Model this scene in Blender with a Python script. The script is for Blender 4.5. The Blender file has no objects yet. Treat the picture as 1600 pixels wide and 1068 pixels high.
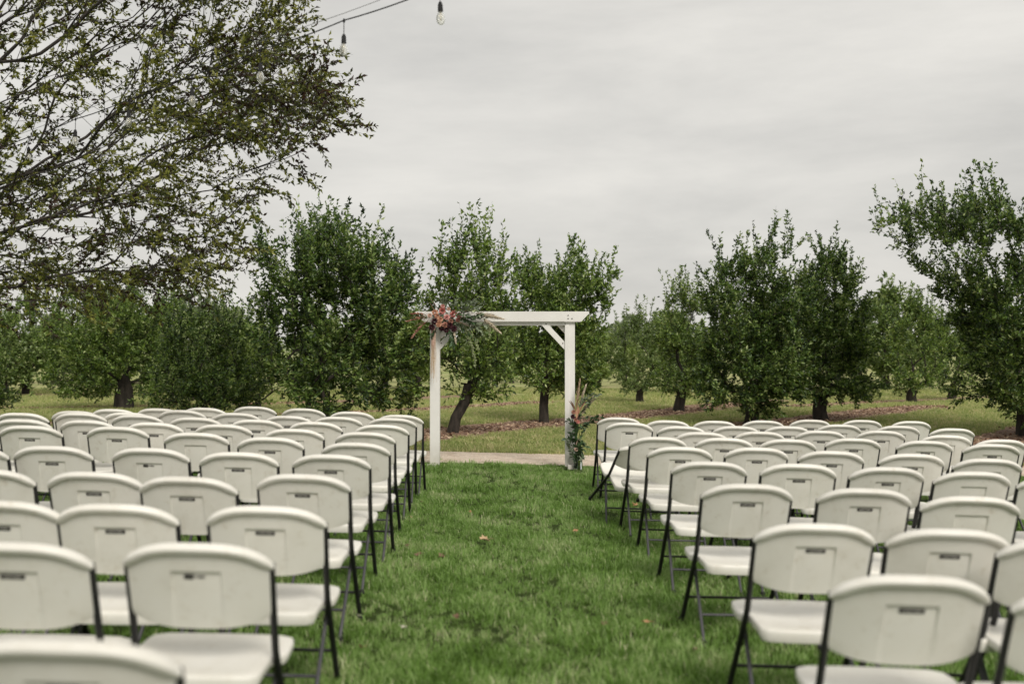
import bpy, bmesh, math, random
import numpy as np
from mathutils import Vector, Matrix, Euler

rad = math.radians
S = bpy.context.scene
C = S.collection
random.seed(7)
RNG = np.random.default_rng(11)

# ------------------------------------------------------------------ camera
CAM_H = 1.45
FPX = 35.0 / 36.0 * 1600.0
PITCH = math.atan(26.0 / FPX)
cam_d = bpy.data.cameras.new('camera')
cam = bpy.data.objects.new('camera', cam_d)
C.objects.link(cam)
cam.location = (0, 0, CAM_H)
cam.rotation_euler = (rad(90) + PITCH, 0, 0)
cam_d.lens = 35.0
cam_d.sensor_width = 36.0
cam_d.clip_start = 0.05
cam_d.clip_end = 3000
cam_d.dof.use_dof = True
cam_d.dof.focus_distance = 13.5
cam_d.dof.aperture_fstop = 1.6
S.camera = cam

# ------------------------------------------------------------------ world, sun, exposure
SUN_EL, SUN_AZ = 41.0, 158.0     # azimuth: degrees clockwise from +Y (away from the camera)
w = bpy.data.worlds.new('World')
S.world = w
w.use_nodes = True
nt = w.node_tree
nt.nodes.clear()
out = nt.nodes.new('ShaderNodeOutputWorld')
bg = nt.nodes.new('ShaderNodeBackground')
bg.inputs['Strength'].default_value = 0.1
sky = nt.nodes.new('ShaderNodeTexSky')
sky.sky_type = 'NISHITA'
sky.sun_disc = False
sky.sun_elevation = rad(SUN_EL)
sky.sun_rotation = rad(SUN_AZ)
sky.dust_density = 3.0
tc = nt.nodes.new('ShaderNodeTexCoord')
sep = nt.nodes.new('ShaderNodeSeparateXYZ')
nt.links.new(tc.outputs['Generated'], sep.inputs[0])
mp = nt.nodes.new('ShaderNodeMapping')
mp.inputs['Scale'].default_value = (1.3, 1.3, 5.2)
mp.inputs['Rotation'].default_value = (0, rad(5), 0)
nt.links.new(tc.outputs['Generated'], mp.inputs[0])
nz = nt.nodes.new('ShaderNodeTexNoise')
nz.inputs['Scale'].default_value = 1.9
nz.inputs['Detail'].default_value = 7.0
nz.inputs['Roughness'].default_value = 0.58
nz.inputs['Distortion'].default_value = 0.15
nt.links.new(mp.outputs[0], nz.inputs['Vector'])
cr = nt.nodes.new('ShaderNodeValToRGB')
cr.color_ramp.elements[0].position = 0.34
cr.color_ramp.elements[0].color = (0.600, 0.588, 0.556, 1)
cr.color_ramp.elements[1].position = 0.67
cr.color_ramp.elements[1].color = (0.805, 0.780, 0.728, 1)
nt.links.new(nz.outputs['Fac'], cr.inputs[0])
zr = nt.nodes.new('ShaderNodeMapRange')          # overcast: brighter towards the zenith
zr.inputs['From Min'].default_value = 0.0
zr.inputs['From Max'].default_value = 1.0
zr.inputs['To Min'].default_value = 10.2
zr.inputs['To Max'].default_value = 11.5
nt.links.new(sep.outputs['Z'], zr.inputs['Value'])
vm = nt.nodes.new('ShaderNodeVectorMath')
vm.operation = 'SCALE'
nt.links.new(cr.outputs[0], vm.inputs[0])
nt.links.new(zr.outputs[0], vm.inputs['Scale'])
mx = nt.nodes.new('ShaderNodeMix')
mx.data_type = 'RGBA'
mx.inputs['Factor'].default_value = 0.94
nt.links.new(sky.outputs[0], mx.inputs['A'])
nt.links.new(vm.outputs[0], mx.inputs['B'])
nt.links.new(mx.outputs['Result'], bg.inputs['Color'])
nt.links.new(bg.outputs[0], out.inputs['Surface'])

sun_d = bpy.data.lights.new('sun', 'SUN')
sun_d.energy = 2.5
sun_d.angle = rad(20)
sun_d.color = (1.0, 0.95, 0.88)
sun = bpy.data.objects.new('sun', sun_d)
C.objects.link(sun)
sun.rotation_euler = Euler((-(rad(90) - rad(SUN_EL)), 0, -rad(SUN_AZ)), 'XYZ')
sun.rotation_euler = (Vector((math.sin(rad(SUN_AZ)) * math.cos(rad(SUN_EL)), math.cos(rad(SUN_AZ)) * math.cos(rad(SUN_EL)), math.sin(rad(SUN_EL))))).to_track_quat('Z', 'Y').to_euler()

S.view_settings.view_transform = 'Standard'
S.view_settings.look = 'None'
S.view_settings.exposure = 0.0
S.view_settings.gamma = 1.0
S.view_settings.use_curve_mapping = False

# ------------------------------------------------------------------ helpers
def sm(a, b, x):
    t = np.clip((x - a) / (b - a), 0, 1)
    return t * t * (3 - 2 * t)

def ground(x, y):
    """terrain height: falls gently to the right, rises far beyond the orchard"""
    s = 1.0 - sm(15.0, 30.0, y)
    z = -0.028 * 11.0 * np.tanh(x / 11.0) * s
    z = z + 0.0175 * np.maximum(y - 70, 0) * sm(60, 160, y) * (1 + 0.15 * np.sin(x * 0.011 + 1.0))
    z = z + 0.05 * np.sin(x * 0.23 + 1.7) * np.sin(y * 0.19) * sm(18, 30, y)
    return z

def g(x, y):
    return float(ground(np.float64(x), np.float64(y)))

def ray(u, v):
    d = Vector(((u - 800.0) / FPX, 1.0, -(v - 534.0) / FPX))
    d = Matrix.Rotation(PITCH, 3, 'X') @ d
    return d / d.y

def at(u, v, dist):
    """world point at depth dist (along +Y) seen at photograph pixel u, v"""
    r = ray(u, v)
    return Vector((r.x * dist, dist, CAM_H + r.z * dist))

def on_ground(u, v, h=0.0):
    r = ray(u, v)
    lo = 1.0
    d = lo
    while d < 400:
        if CAM_H + r.z * d <= g(r.x * d, d) + h:
            break
        d += 0.02 if d < 40 else 0.5
    return Vector((r.x * d, d, g(r.x * d, d)))

def link(o, parent=None):
    C.objects.link(o)
    if parent is not None:
        o.parent = parent
    return o

def tag(o, label=None, cat=None, group=None, kind=None):
    if label: o['label'] = label
    if cat: o['category'] = cat
    if group: o['group'] = group
    if kind: o['kind'] = kind
    return o

def empty(name, loc=(0, 0, 0), rot=(0, 0, 0)):
    o = bpy.data.objects.new(name, None)
    o.empty_display_size = 0.1
    o.location = loc
    o.rotation_euler = rot
    C.objects.link(o)
    return o

class MB:
    def __init__(s):
        s.v = []; s.f = []; s.mi = []
    def add(s, verts, faces, m=0):
        b = len(s.v)
        s.v.extend([tuple(p) for p in verts])
        s.f.extend([tuple(i + b for i in f) for f in faces])
        s.mi.extend([m] * len(faces))
    def box(s, c, d, rot=None, m=0, bevel=0.0):
        cx, cy, cz = c; a, b_, c_ = d[0] / 2, d[1] / 2, d[2] / 2
        if bevel > 0:
            e = min(bevel, a * .9, b_ * .9, c_ * .9)
            bm = bmesh.new()
            bmesh.ops.create_cube(bm, size=1.0)
            for q in bm.verts:
                q.co = Vector((q.co.x * 2 * a, q.co.y * 2 * b_, q.co.z * 2 * c_))
            bmesh.ops.bevel(bm, geom=list(bm.edges), offset=e, segments=2, affect='EDGES', profile=0.6)
            vs = [q.co.copy() for q in bm.verts]
            bm.verts.index_update()
            fs = [[q.index for q in f.verts] for f in bm.faces]
            bm.free()
        else:
            vs = [Vector((sx * a, sy * b_, sz * c_)) for sx in (-1, 1) for sy in (-1, 1) for sz in (-1, 1)]
            fs = [(0, 1, 3, 2), (4, 6, 7, 5), (0, 4, 5, 1), (2, 3, 7, 6), (0, 2, 6, 4), (1, 5, 7, 3)]
        if rot is not None:
            vs = [rot @ q for q in vs]
        s.add([(q.x + cx, q.y + cy, q.z + cz) for q in vs], fs, m)
    def tube(s, pts, r, sides=6, m=0, cap=True, flat=1.0):
        pts = [Vector(p) for p in pts]
        n = len(pts)
        if not hasattr(r, '__len__'):
            r = [r] * n
        b = len(s.v)
        up = None
        for i, p in enumerate(pts):
            d = (pts[min(i + 1, n - 1)] - pts[max(i - 1, 0)])
            if d.length < 1e-9: d = Vector((0, 0, 1))
            d.normalize()
            if up is None:
                up = Vector((1, 0, 0)) if abs(d.x) < 0.8 else Vector((0, 1, 0))
            a = up - d * up.dot(d)
            if a.length < 1e-6:
                a = d.orthogonal()
            a.normalize()
            up = a
            c = d.cross(a)
            for k in range(sides):
                t = 2 * math.pi * k / sides
                q = p + a * (math.cos(t) * r[i] * flat) + c * (math.sin(t) * r[i])
                s.v.append((q.x, q.y, q.z))
        for i in range(n - 1):
            for k in range(sides):
                k2 = (k + 1) % sides
                s.f.append((b + i * sides + k, b + i * sides + k2, b + (i + 1) * sides + k2, b + (i + 1) * sides + k))
                s.mi.append(m)
        if cap:
            s.f.append(tuple(b + k for k in range(sides))[::-1]); s.mi.append(m)
            s.f.append(tuple(b + (n - 1) * sides + k for k in range(sides))); s.mi.append(m)
    def lathe(s, prof, c=(0, 0, 0), sides=14, m=0):
        """prof: list of (r, z)"""
        b = len(s.v)
        for (r, z) in prof:
            for k in range(sides):
                t = 2 * math.pi * k / sides
                s.v.append((c[0] + r * math.cos(t), c[1] + r * math.sin(t), c[2] + z))
        for i in range(len(prof) - 1):
            for k in range(sides):
                k2 = (k + 1) % sides
                s.f.append((b + i * sides + k, b + i * sides + k2, b + (i + 1) * sides + k2, b + (i + 1) * sides + k))
                s.mi.append(m)
    def mesh(s, name, mats, smooth=False, angle=None):
        me = bpy.data.meshes.new(name)
        me.from_pydata(s.v, [], s.f)
        for q in (mats if isinstance(mats, (list, tuple)) else [mats]):
            me.materials.append(q)
        if max(s.mi or [0]) > 0:
            me.polygons.foreach_set('material_index', s.mi)
        if smooth:
            me.polygons.foreach_set('use_smooth', [True] * len(me.polygons))
            if angle:
                me.set_sharp_from_angle(angle=rad(angle))
        me.update()
        return me
    def build(s, name, mats, parent=None, smooth=False, angle=None):
        return link(bpy.data.objects.new(name, s.mesh(name, mats, smooth, angle)), parent)

def np_mesh(name, verts, faces_flat, per, mats, attr=None, smooth=False):
    """faces all with the same number of corners"""
    me = bpy.data.meshes.new(name)
    nf = len(faces_flat) // per
    me.vertices.add(len(verts))
    me.vertices.foreach_set('co', np.asarray(verts, dtype=np.float32).ravel())
    me.loops.add(len(faces_flat))
    me.loops.foreach_set('vertex_index', np.asarray(faces_flat, dtype=np.int32))
    me.polygons.add(nf)
    me.polygons.foreach_set('loop_start', np.arange(nf, dtype=np.int32) * per)
    me.polygons.foreach_set('loop_total', np.full(nf, per, dtype=np.int32))
    if smooth:
        me.polygons.foreach_set('use_smooth', np.ones(nf, dtype=bool))
    for q in (mats if isinstance(mats, (list, tuple)) else [mats]):
        me.materials.append(q)
    if attr is not None:
        a = me.attributes.new('tint', 'FLOAT', 'FACE')
        a.data.foreach_set('value', np.asarray(attr, dtype=np.float32))
    me.update(calc_edges=True)
    me.validate()
    return me

# ------------------------------------------------------------------ materials
def mat(name):
    m = bpy.data.materials.new(name)
    m.use_nodes = True
    n = m.node_tree
    return m, n, n.nodes['Principled BSDF']

def N(n, t, **kw):
    o = n.nodes.new(t)
    for k, v in kw.items():
        setattr(o, k, v)
    return o

def noise(n, scale, detail=4, rough=0.55, coord='Object', stretch=None):
    t = N(n, 'ShaderNodeTexCoord')
    z = N(n, 'ShaderNodeTexNoise')
    z.inputs['Scale'].default_value = scale
    z.inputs['Detail'].default_value = detail
    z.inputs['Roughness'].default_value = rough
    src = t.outputs[coord] if coord != 'Pos' else N(n, 'ShaderNodeNewGeometry').outputs['Position']
    if stretch:
        mp_ = N(n, 'ShaderNodeMapping')
        mp_.inputs['Scale'].default_value = stretch
        n.links.new(src, mp_.inputs[0]); src = mp_.outputs[0]
    n.links.new(src, z.inputs['Vector'])
    return z

def ramp(n, src, stops):
    r = N(n, 'ShaderNodeValToRGB')
    while len(r.color_ramp.elements) < len(stops):
        r.color_ramp.elements.new(0.5)
    for e, (p, c) in zip(r.color_ramp.elements, stops):
        e.position = p
        e.color = (c[0], c[1], c[2], 1)
    n.links.new(src, r.inputs[0])
    return r

def bump(n, bs, src, strength=0.3, dist=0.01):
    b = N(n, 'ShaderNodeBump')
    b.inputs['Strength'].default_value = strength
    b.inputs['Distance'].default_value = dist
    n.links.new(src, b.inputs['Height'])
    n.links.new(b.outputs[0], bs.inputs['Normal'])
    return b

def simple(name, c1, c2, scale=6, rough=0.6, bmp=0.15, dist=0.003, lo=0.35, hi=0.65, stretch=None, coat=0.0, metallic=0.0):
    m, n, b = mat(name)
    z = noise(n, scale, stretch=stretch)
    r = ramp(n, z.outputs['Fac'], [(lo, c1), (hi, c2)])
    n.links.new(r.outputs[0], b.inputs['Base Color'])
    b.inputs['Roughness'].default_value = rough
    b.inputs['Metallic'].default_value = metallic
    b.inputs['Coat Weight'].default_value = coat
    if bmp:
        z2 = noise(n, scale * 6, 3)
        bump(n, b, z2.outputs['Fac'], bmp, dist)
    return m

M = {}
# moulded plastic of the chairs: off-white, fine pebble grain, faint scuffs and dust
m, n, b = mat('moulded_plastic')
oi = N(n, 'ShaderNodeObjectInfo')
z = noise(n, 5, 6, 0.65)
r = ramp(n, z.outputs['Fac'], [(0.25, (0.66, 0.635, 0.565)), (0.5, (0.74, 0.72, 0.655)), (0.8, (0.765, 0.75, 0.695))])
tcx = N(n, 'ShaderNodeTexCoord'); vadd = N(n, 'ShaderNodeVectorMath', operation='ADD')
vs2 = N(n, 'ShaderNodeVectorMath', operation='SCALE'); vs2.inputs[0].default_value = (7, 13, 5); n.links.new(oi.outputs['Random'], vs2.inputs['Scale'])
n.links.new(tcx.outputs['Object'], vadd.inputs[0]); n.links.new(vs2.outputs[0], vadd.inputs[1])
n.links.new(vadd.outputs[0], z.inputs['Vector'])
z3 = noise(n, 16, 9, 0.8); n.links.new(vadd.outputs[0], z3.inputs['Vector'])
sc = ramp(n, z3.outputs['Fac'], [(0.55, (1, 1, 1)), (0.68, (0.70, 0.65, 0.56))])
mm = N(n, 'ShaderNodeMix', data_type='RGBA', blend_type='MULTIPLY')
mm.inputs['Factor'].default_value = 0.6
n.links.new(r.outputs[0], mm.inputs['A']); n.links.new(sc.outputs[0], mm.inputs['B'])
hs = N(n, 'ShaderNodeHueSaturation')
mr = N(n, 'ShaderNodeMapRange'); mr.inputs['To Min'].default_value = 0.91; mr.inputs['To Max'].default_value = 1.05
n.links.new(oi.outputs['Random'], mr.inputs['Value'])
n.links.new(mr.outputs[0], hs.inputs['Value'])
n.links.new(mm.outputs['Result'], hs.inputs['Color'])
n.links.new(hs.outputs[0], b.inputs['Base Color'])
b.inputs['Roughness'].default_value = 0.48
b.inputs['Subsurface Weight'].default_value = 0.0
z2 = noise(n, 420, 2)
bump(n, b, z2.outputs['Fac'], 0.22, 0.0006)
M['plastic'] = m
M['tube'] = simple('dark_powder_coated_steel', (0.009, 0.009, 0.010), (0.018, 0.017, 0.018), 12, 0.5, 0.1, 0.0005)
M['tube_grey'] = simple('grey_powder_coated_steel', (0.045, 0.045, 0.05), (0.07, 0.069, 0.072), 12, 0.42, 0.1, 0.0005)
M['rubber'] = simple('black_rubber', (0.014, 0.014, 0.014), (0.022, 0.022, 0.022), 20, 0.8, 0)
M['logo_dark'] = simple('logo_dark', (0.035, 0.033, 0.032), (0.07, 0.065, 0.06), 60, 0.5, 0)
M['logo_pale'] = simple('logo_pale', (0.36, 0.35, 0.32), (0.48, 0.46, 0.42), 60, 0.5, 0)
# painted arch timber
m, n, b = mat('white_painted_timber')
z = noise(n, 2.0, 5, 0.6)
r = ramp(n, z.outputs['Fac'], [(0.3, (0.70, 0.68, 0.64)), (0.7, (0.81, 0.795, 0.76))])
# splashes of dirt on the lowest part of the posts
tct = N(n, 'ShaderNodeTexCoord'); spt = N(n, 'ShaderNodeSeparateXYZ'); n.links.new(tct.outputs['Object'], spt.inputs[0])
mrt = N(n, 'ShaderNodeMapRange'); mrt.inputs['From Min'].default_value = 0.0; mrt.inputs['From Max'].default_value = 0.34; mrt.inputs['To Min'].default_value = 1.0; mrt.inputs['To Max'].default_value = 0.0
n.links.new(spt.outputs['Z'], mrt.inputs['Value'])
zt_ = noise(n, 9, 6, 0.7); ml = N(n, 'ShaderNodeMath', operation='MULTIPLY'); n.links.new(mrt.outputs[0], ml.inputs[0]); n.links.new(zt_.outputs['Fac'], ml.inputs[1])
mxt = N(n, 'ShaderNodeMix', data_type='RGBA'); n.links.new(ml.outputs[0], mxt.inputs['Factor']); n.links.new(r.outputs[0], mxt.inputs['A']); mxt.inputs['B'].default_value = (0.30, 0.26, 0.18, 1)
n.links.new(mxt.outputs['Result'], b.inputs['Base Color'])
b.inputs['Roughness'].default_value = 0.6
z2 = noise(n, 30, 4, stretch=(1, 1, 0.1)); bump(n, b, z2.outputs['Fac'], 0.25, 0.002)
M['timber'] = m
M['bark'] = simple('rough_bark', (0.016, 0.013, 0.010), (0.050, 0.040, 0.031), 14, 0.95, 0.8, 0.012, stretch=(1, 1, 0.35))
M['bark_grey'] = simple('grey_bark', (0.022, 0.019, 0.016), (0.062, 0.052, 0.044), 10, 0.95, 0.6, 0.01, stretch=(1, 1, 0.4))
M['wire'] = simple('black_wire', (0.006, 0.006, 0.006), (0.012, 0.012, 0.012), 20, 0.8, 0)
M['wire_grey'] = simple('grey_steel_wire', (0.16, 0.16, 0.16), (0.24, 0.24, 0.24), 20, 0.45, 0)

def leaf_mat(name, stops, trans=0.27, rough=0.42, tcol=1.6, spec=0.5):
    """stops over the per-leaf tint attribute"""
    m = bpy.data.materials.new(name)
    m.use_nodes = True
    n = m.node_tree
    b = n.nodes['Principled BSDF']
    o = n.nodes['Material Output']
    a = N(n, 'ShaderNodeAttribute', attribute_name='tint')
    r = ramp(n, a.outputs['Fac'], stops)
    n.links.new(r.outputs[0], b.inputs['Base Color'])
    b.inputs['Roughness'].default_value = rough
    b.inputs['Specular IOR Level'].default_value = spec
    t = N(n, 'ShaderNodeBsdfTranslucent')
    hs = N(n, 'ShaderNodeHueSaturation')
    hs.inputs['Hue'].default_value = 0.485
    hs.inputs['Saturation'].default_value = 1.1
    hs.inputs['Value'].default_value = tcol
    n.links.new(r.outputs[0], hs.inputs['Color'])
    n.links.new(hs.outputs[0], t.inputs['Color'])
    mx_ = N(n, 'ShaderNodeMixShader')
    mx_.inputs[0].default_value = trans
    n.links.new(b.outputs[0], mx_.inputs[1])
    n.links.new(t.outputs[0], mx_.inputs[2])
    n.links.new(mx_.outputs[0], o.inputs['Surface'])
    return m

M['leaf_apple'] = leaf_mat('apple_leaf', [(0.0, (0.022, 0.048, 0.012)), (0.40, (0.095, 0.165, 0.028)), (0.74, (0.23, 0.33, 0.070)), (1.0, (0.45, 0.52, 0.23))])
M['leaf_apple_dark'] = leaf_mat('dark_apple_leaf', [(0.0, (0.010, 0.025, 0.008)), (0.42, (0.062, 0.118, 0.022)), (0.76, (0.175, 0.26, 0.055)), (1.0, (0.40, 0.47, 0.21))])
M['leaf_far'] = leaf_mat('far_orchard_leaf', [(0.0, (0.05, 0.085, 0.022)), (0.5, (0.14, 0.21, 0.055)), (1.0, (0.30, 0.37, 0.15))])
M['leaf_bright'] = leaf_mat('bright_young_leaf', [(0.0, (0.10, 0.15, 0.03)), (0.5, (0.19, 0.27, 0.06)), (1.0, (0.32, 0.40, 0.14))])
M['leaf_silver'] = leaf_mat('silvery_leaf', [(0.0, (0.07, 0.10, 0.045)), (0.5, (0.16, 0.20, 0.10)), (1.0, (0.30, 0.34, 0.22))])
M['leaf_hill_haze'] = leaf_mat('haze_pale_hill_leaf', [(0.0, (0.20, 0.25, 0.15)), (0.5, (0.30, 0.35, 0.23)), (1.0, (0.42, 0.46, 0.33))])  # distance haze painted into the leaf colour; no hazy air is modelled
M['leaf_big'] = leaf_mat('spring_leaf_olive_and_bronze', [(0.0, (0.030, 0.014, 0.010)), (0.18, (0.055, 0.030, 0.016)), (0.3, (0.028, 0.036, 0.012)), (0.55, (0.085, 0.105, 0.022)), (0.85, (0.24, 0.26, 0.05)), (1.0, (0.34, 0.35, 0.10))], trans=0.42)

# ground materials
def ground_mat():
    m, n, b = mat('grass_ground')
    g1 = N(n, 'ShaderNodeNewGeometry')
    z = noise(n, 0.7, 6, 0.6, 'Pos')
    z2 = noise(n, 14, 5, 0.7, 'Pos')
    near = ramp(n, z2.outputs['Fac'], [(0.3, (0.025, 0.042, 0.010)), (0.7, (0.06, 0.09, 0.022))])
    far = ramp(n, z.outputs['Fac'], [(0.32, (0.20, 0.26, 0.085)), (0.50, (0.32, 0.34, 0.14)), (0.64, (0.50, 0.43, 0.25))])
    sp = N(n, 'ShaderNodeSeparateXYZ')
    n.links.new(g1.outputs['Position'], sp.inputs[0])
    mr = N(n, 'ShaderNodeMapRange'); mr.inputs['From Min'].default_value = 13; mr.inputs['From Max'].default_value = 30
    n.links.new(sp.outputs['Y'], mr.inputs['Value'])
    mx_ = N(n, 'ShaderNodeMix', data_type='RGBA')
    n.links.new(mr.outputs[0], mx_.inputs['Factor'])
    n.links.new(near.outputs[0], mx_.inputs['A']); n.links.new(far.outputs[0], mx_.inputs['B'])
    # far hill fields are paler
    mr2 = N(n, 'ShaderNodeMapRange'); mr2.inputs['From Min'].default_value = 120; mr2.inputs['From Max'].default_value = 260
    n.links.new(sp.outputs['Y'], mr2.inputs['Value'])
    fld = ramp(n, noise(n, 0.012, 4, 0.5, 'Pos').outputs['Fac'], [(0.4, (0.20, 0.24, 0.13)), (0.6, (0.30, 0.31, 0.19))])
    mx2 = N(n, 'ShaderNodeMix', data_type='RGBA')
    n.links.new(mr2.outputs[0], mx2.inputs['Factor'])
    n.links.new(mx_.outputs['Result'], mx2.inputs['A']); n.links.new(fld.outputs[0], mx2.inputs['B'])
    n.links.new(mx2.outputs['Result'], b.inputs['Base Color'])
    b.inputs['Roughness'].default_value = 0.95
    b.inputs['Specular IOR Level'].default_value = 0.1
    z3 = noise(n, 25, 6, 0.7, 'Pos')
    bump(n, b, z3.outputs['Fac'], 0.8, 0.05)
    return m
M['ground'] = ground_mat()

def gravel_mat():
    m, n, b = mat('pale_gravel')
    z = noise(n, 4, 8, 0.75, 'Pos')
    v = N(n, 'ShaderNodeTexVoronoi'); v.inputs['Scale'].default_value = 55
    n.links.new(N(n, 'ShaderNodeNewGeometry').outputs['Position'], v.inputs['Vector'])
    r = ramp(n, z.outputs['Fac'], [(0.28, (0.46, 0.35, 0.26)), (0.5, (0.72, 0.61, 0.50)), (0.75, (0.82, 0.74, 0.64))])
    r2 = ramp(n, v.outputs['Color'], [(0.0, (0.6, 0.58, 0.56)), (1.0, (1.1, 1.08, 1.04))])
    q = N(n, 'ShaderNodeMix', data_type='RGBA', blend_type='MULTIPLY'); q.inputs['Factor'].default_value = 0.8
    n.links.new(r.outputs[0], q.inputs['A']); n.links.new(r2.outputs[0], q.inputs['B'])
    n.links.new(q.outputs['Result'], b.inputs['Base Color'])
    b.inputs['Roughness'].default_value = 0.95
    bump(n, b, v.outputs['Distance'], 0.8, 0.02)
    return m
M['gravel'] = gravel_mat()

def mulch_mat():
    m, n, b = mat('brown_mulch')
    z = noise(n, 2.4, 7, 0.75, 'Pos')
    v = N(n, 'ShaderNodeTexVoronoi'); v.inputs['Scale'].default_value = 22
    n.links.new(N(n, 'ShaderNodeNewGeometry').outputs['Position'], v.inputs['Vector'])
    r = ramp(n, z.outputs['Fac'], [(0.3, (0.14, 0.08, 0.055)), (0.5, (0.31, 0.20, 0.14)), (0.72, (0.50, 0.38, 0.26))])
    r2 = ramp(n, v.outputs['Color'], [(0.0, (0.45, 0.42, 0.4)), (1.0, (1.3, 1.25, 1.2))])
    q = N(n, 'ShaderNodeMix', data_type='RGBA', blend_type='MULTIPLY'); q.inputs['Factor'].default_value = 0.9
    n.links.new(r.outputs[0], q.inputs['A']); n.links.new(r2.outputs[0], q.inputs['B'])
    n.links.new(q.outputs['Result'], b.inputs['Base Color'])
    b.inputs['Roughness'].default_value = 0.97
    bump(n, b, v.outputs['Distance'], 1.0, 0.04)
    return m
M['mulch'] = mulch_mat()

def blade_mat(name, dark, mid, light, straw):
    m = bpy.data.materials.new(name); m.use_nodes = True
    n = m.node_tree; b = n.nodes['Principled BSDF']; o = n.nodes['Material Output']
    a = N(n, 'ShaderNodeAttribute', attribute_name='tint')
    big = noise(n, 1.8, 5, 0.68, 'Pos')
    ad = N(n, 'ShaderNodeMath', operation='MULTIPLY_ADD')
    n.links.new(big.outputs['Fac'], ad.inputs[0]); ad.inputs[1].default_value = 1.9
    sb = N(n, 'ShaderNodeMath', operation='MULTIPLY_ADD')
    n.links.new(a.outputs['Fac'], sb.inputs[0]); sb.inputs[1].default_value = 0.62; sb.inputs[2].default_value = -0.75
    n.links.new(sb.outputs[0], ad.inputs[2])
    r = ramp(n, ad.outputs[0], [(0.1, dark), (0.45, mid), (0.82, light), (1.0, straw)])
    n.links.new(r.outputs[0], b.inputs['Base Color'])
    b.inputs['Roughness'].default_value = 0.5
    b.inputs['Specular IOR Level'].default_value = 0.4
    t = N(n, 'ShaderNodeBsdfTranslucent'); n.links.new(r.outputs[0], t.inputs['Color'])
    x = N(n, 'ShaderNodeMixShader'); x.inputs[0].default_value = 0.45
    n.links.new(b.outputs[0], x.inputs[1]); n.links.new(t.outputs[0], x.inputs[2])
    n.links.new(x.outputs[0], o.inputs['Surface'])
    return m
M['blade'] = blade_mat('lawn_blade', (0.085, 0.165, 0.020), (0.205, 0.36, 0.068), (0.38, 0.52, 0.19), (0.62, 0.62, 0.38))
M['blade_orchard'] = blade_mat('orchard_blade', (0.22, 0.31, 0.08), (0.39, 0.44, 0.15), (0.56, 0.54, 0.25), (0.72, 0.60, 0.38))

# ------------------------------------------------------------------ ground
def axis(lo, hi, n, p):
    t = np.linspace(-1, 1, n)
    a = np.sign(t) * np.abs(t) ** p
    return np.where(a < 0, -a * lo, a * hi)
xs = axis(-700, 700, 241, 2.6)
ys = np.concatenate([np.linspace(-30, 0, 16)[:-1], 0 + 1400 * np.linspace(0, 1, 330) ** 2.3])
X, Y = np.meshgrid(xs, ys)
Z = ground(X, Y)
V = np.stack([X, Y, Z], -1).reshape(-1, 3)
nx, ny = len(xs), len(ys)
I, J = np.meshgrid(np.arange(nx - 1), np.arange(ny - 1))
A0 = (J * nx + I).ravel()
F = np.stack([A0, A0 + 1, A0 + nx + 1, A0 + nx], -1).ravel()
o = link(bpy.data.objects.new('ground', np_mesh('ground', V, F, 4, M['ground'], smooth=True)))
tag(o, 'mown grass field running from the lawn through the orchard to a pale far hill', kind='structure')

def vnoise(t, seed):
    return sum(math.sin(t * f + seed * 3.1 * k) / k for k, f in ((1, 1.3), (2, 3.1), (3, 7.7), (5, 17.0))) * 0.5

strips = []
def strip(name, pts, halfw, material, lift, label, wob=0.25, step=0.25, seed=0):
    """a sheet along a polyline, with an irregular edge, following the terrain"""
    P = []
    for (x0, y0), (x1, y1) in zip(pts[:-1], pts[1:]):
        L = math.hypot(x1 - x0, y1 - y0)
        k = max(1, int(L / step))
        for i in range(k):
            P.append((x0 + (x1 - x0) * i / k, y0 + (y1 - y0) * i / k))
    P.append(pts[-1])
    vs, fs = [], []
    W = 7
    s = 0.0
    for i, (x, y) in enumerate(P):
        a = P[max(i - 1, 0)]; b_ = P[min(i + 1, len(P) - 1)]
        tx, ty = b_[0] - a[0], b_[1] - a[1]
        L = math.hypot(tx, ty) or 1
        px, py = -ty / L, tx / L
        s += step
        endf = min(1.0, 0.25 + 1.2 * min(i, len(P) - 1 - i) * step)
        wl = (halfw + wob * vnoise(s, seed)) * endf
        wr = (halfw + wob * vnoise(s, seed + 9)) * endf
        for j in range(W):
            t = j / (W - 1)
            e = -wr + (wl + wr) * t
            xx, yy = x + px * e, y + py * e
            vs.append((xx, yy, g(xx, yy) + lift))
        if i:
            for j in range(W - 1):
                q = (i - 1) * W + j
                fs.append((q, q + 1, q + W + 1, q + W))
    me = bpy.data.meshes.new(name); me.from_pydata(vs, [], fs); me.materials.append(material)
    for p in me.polygons: p.use_smooth = True
    ob = link(bpy.data.objects.new(name, me))
    tag(ob, label, kind='structure')
    strips.append((np.array(P), halfw))
    return ob
strip('gravel_path', [(-22, 14.35), (-8, 14.5), (-2, 14.4), (2, 14.42), (7, 14.5), (22, 14.7)], 0.80, M['gravel'], 0.012,
      'narrow pale gravel path crossing behind the white wedding arch', 0.10, 0.15, 1)
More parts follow.
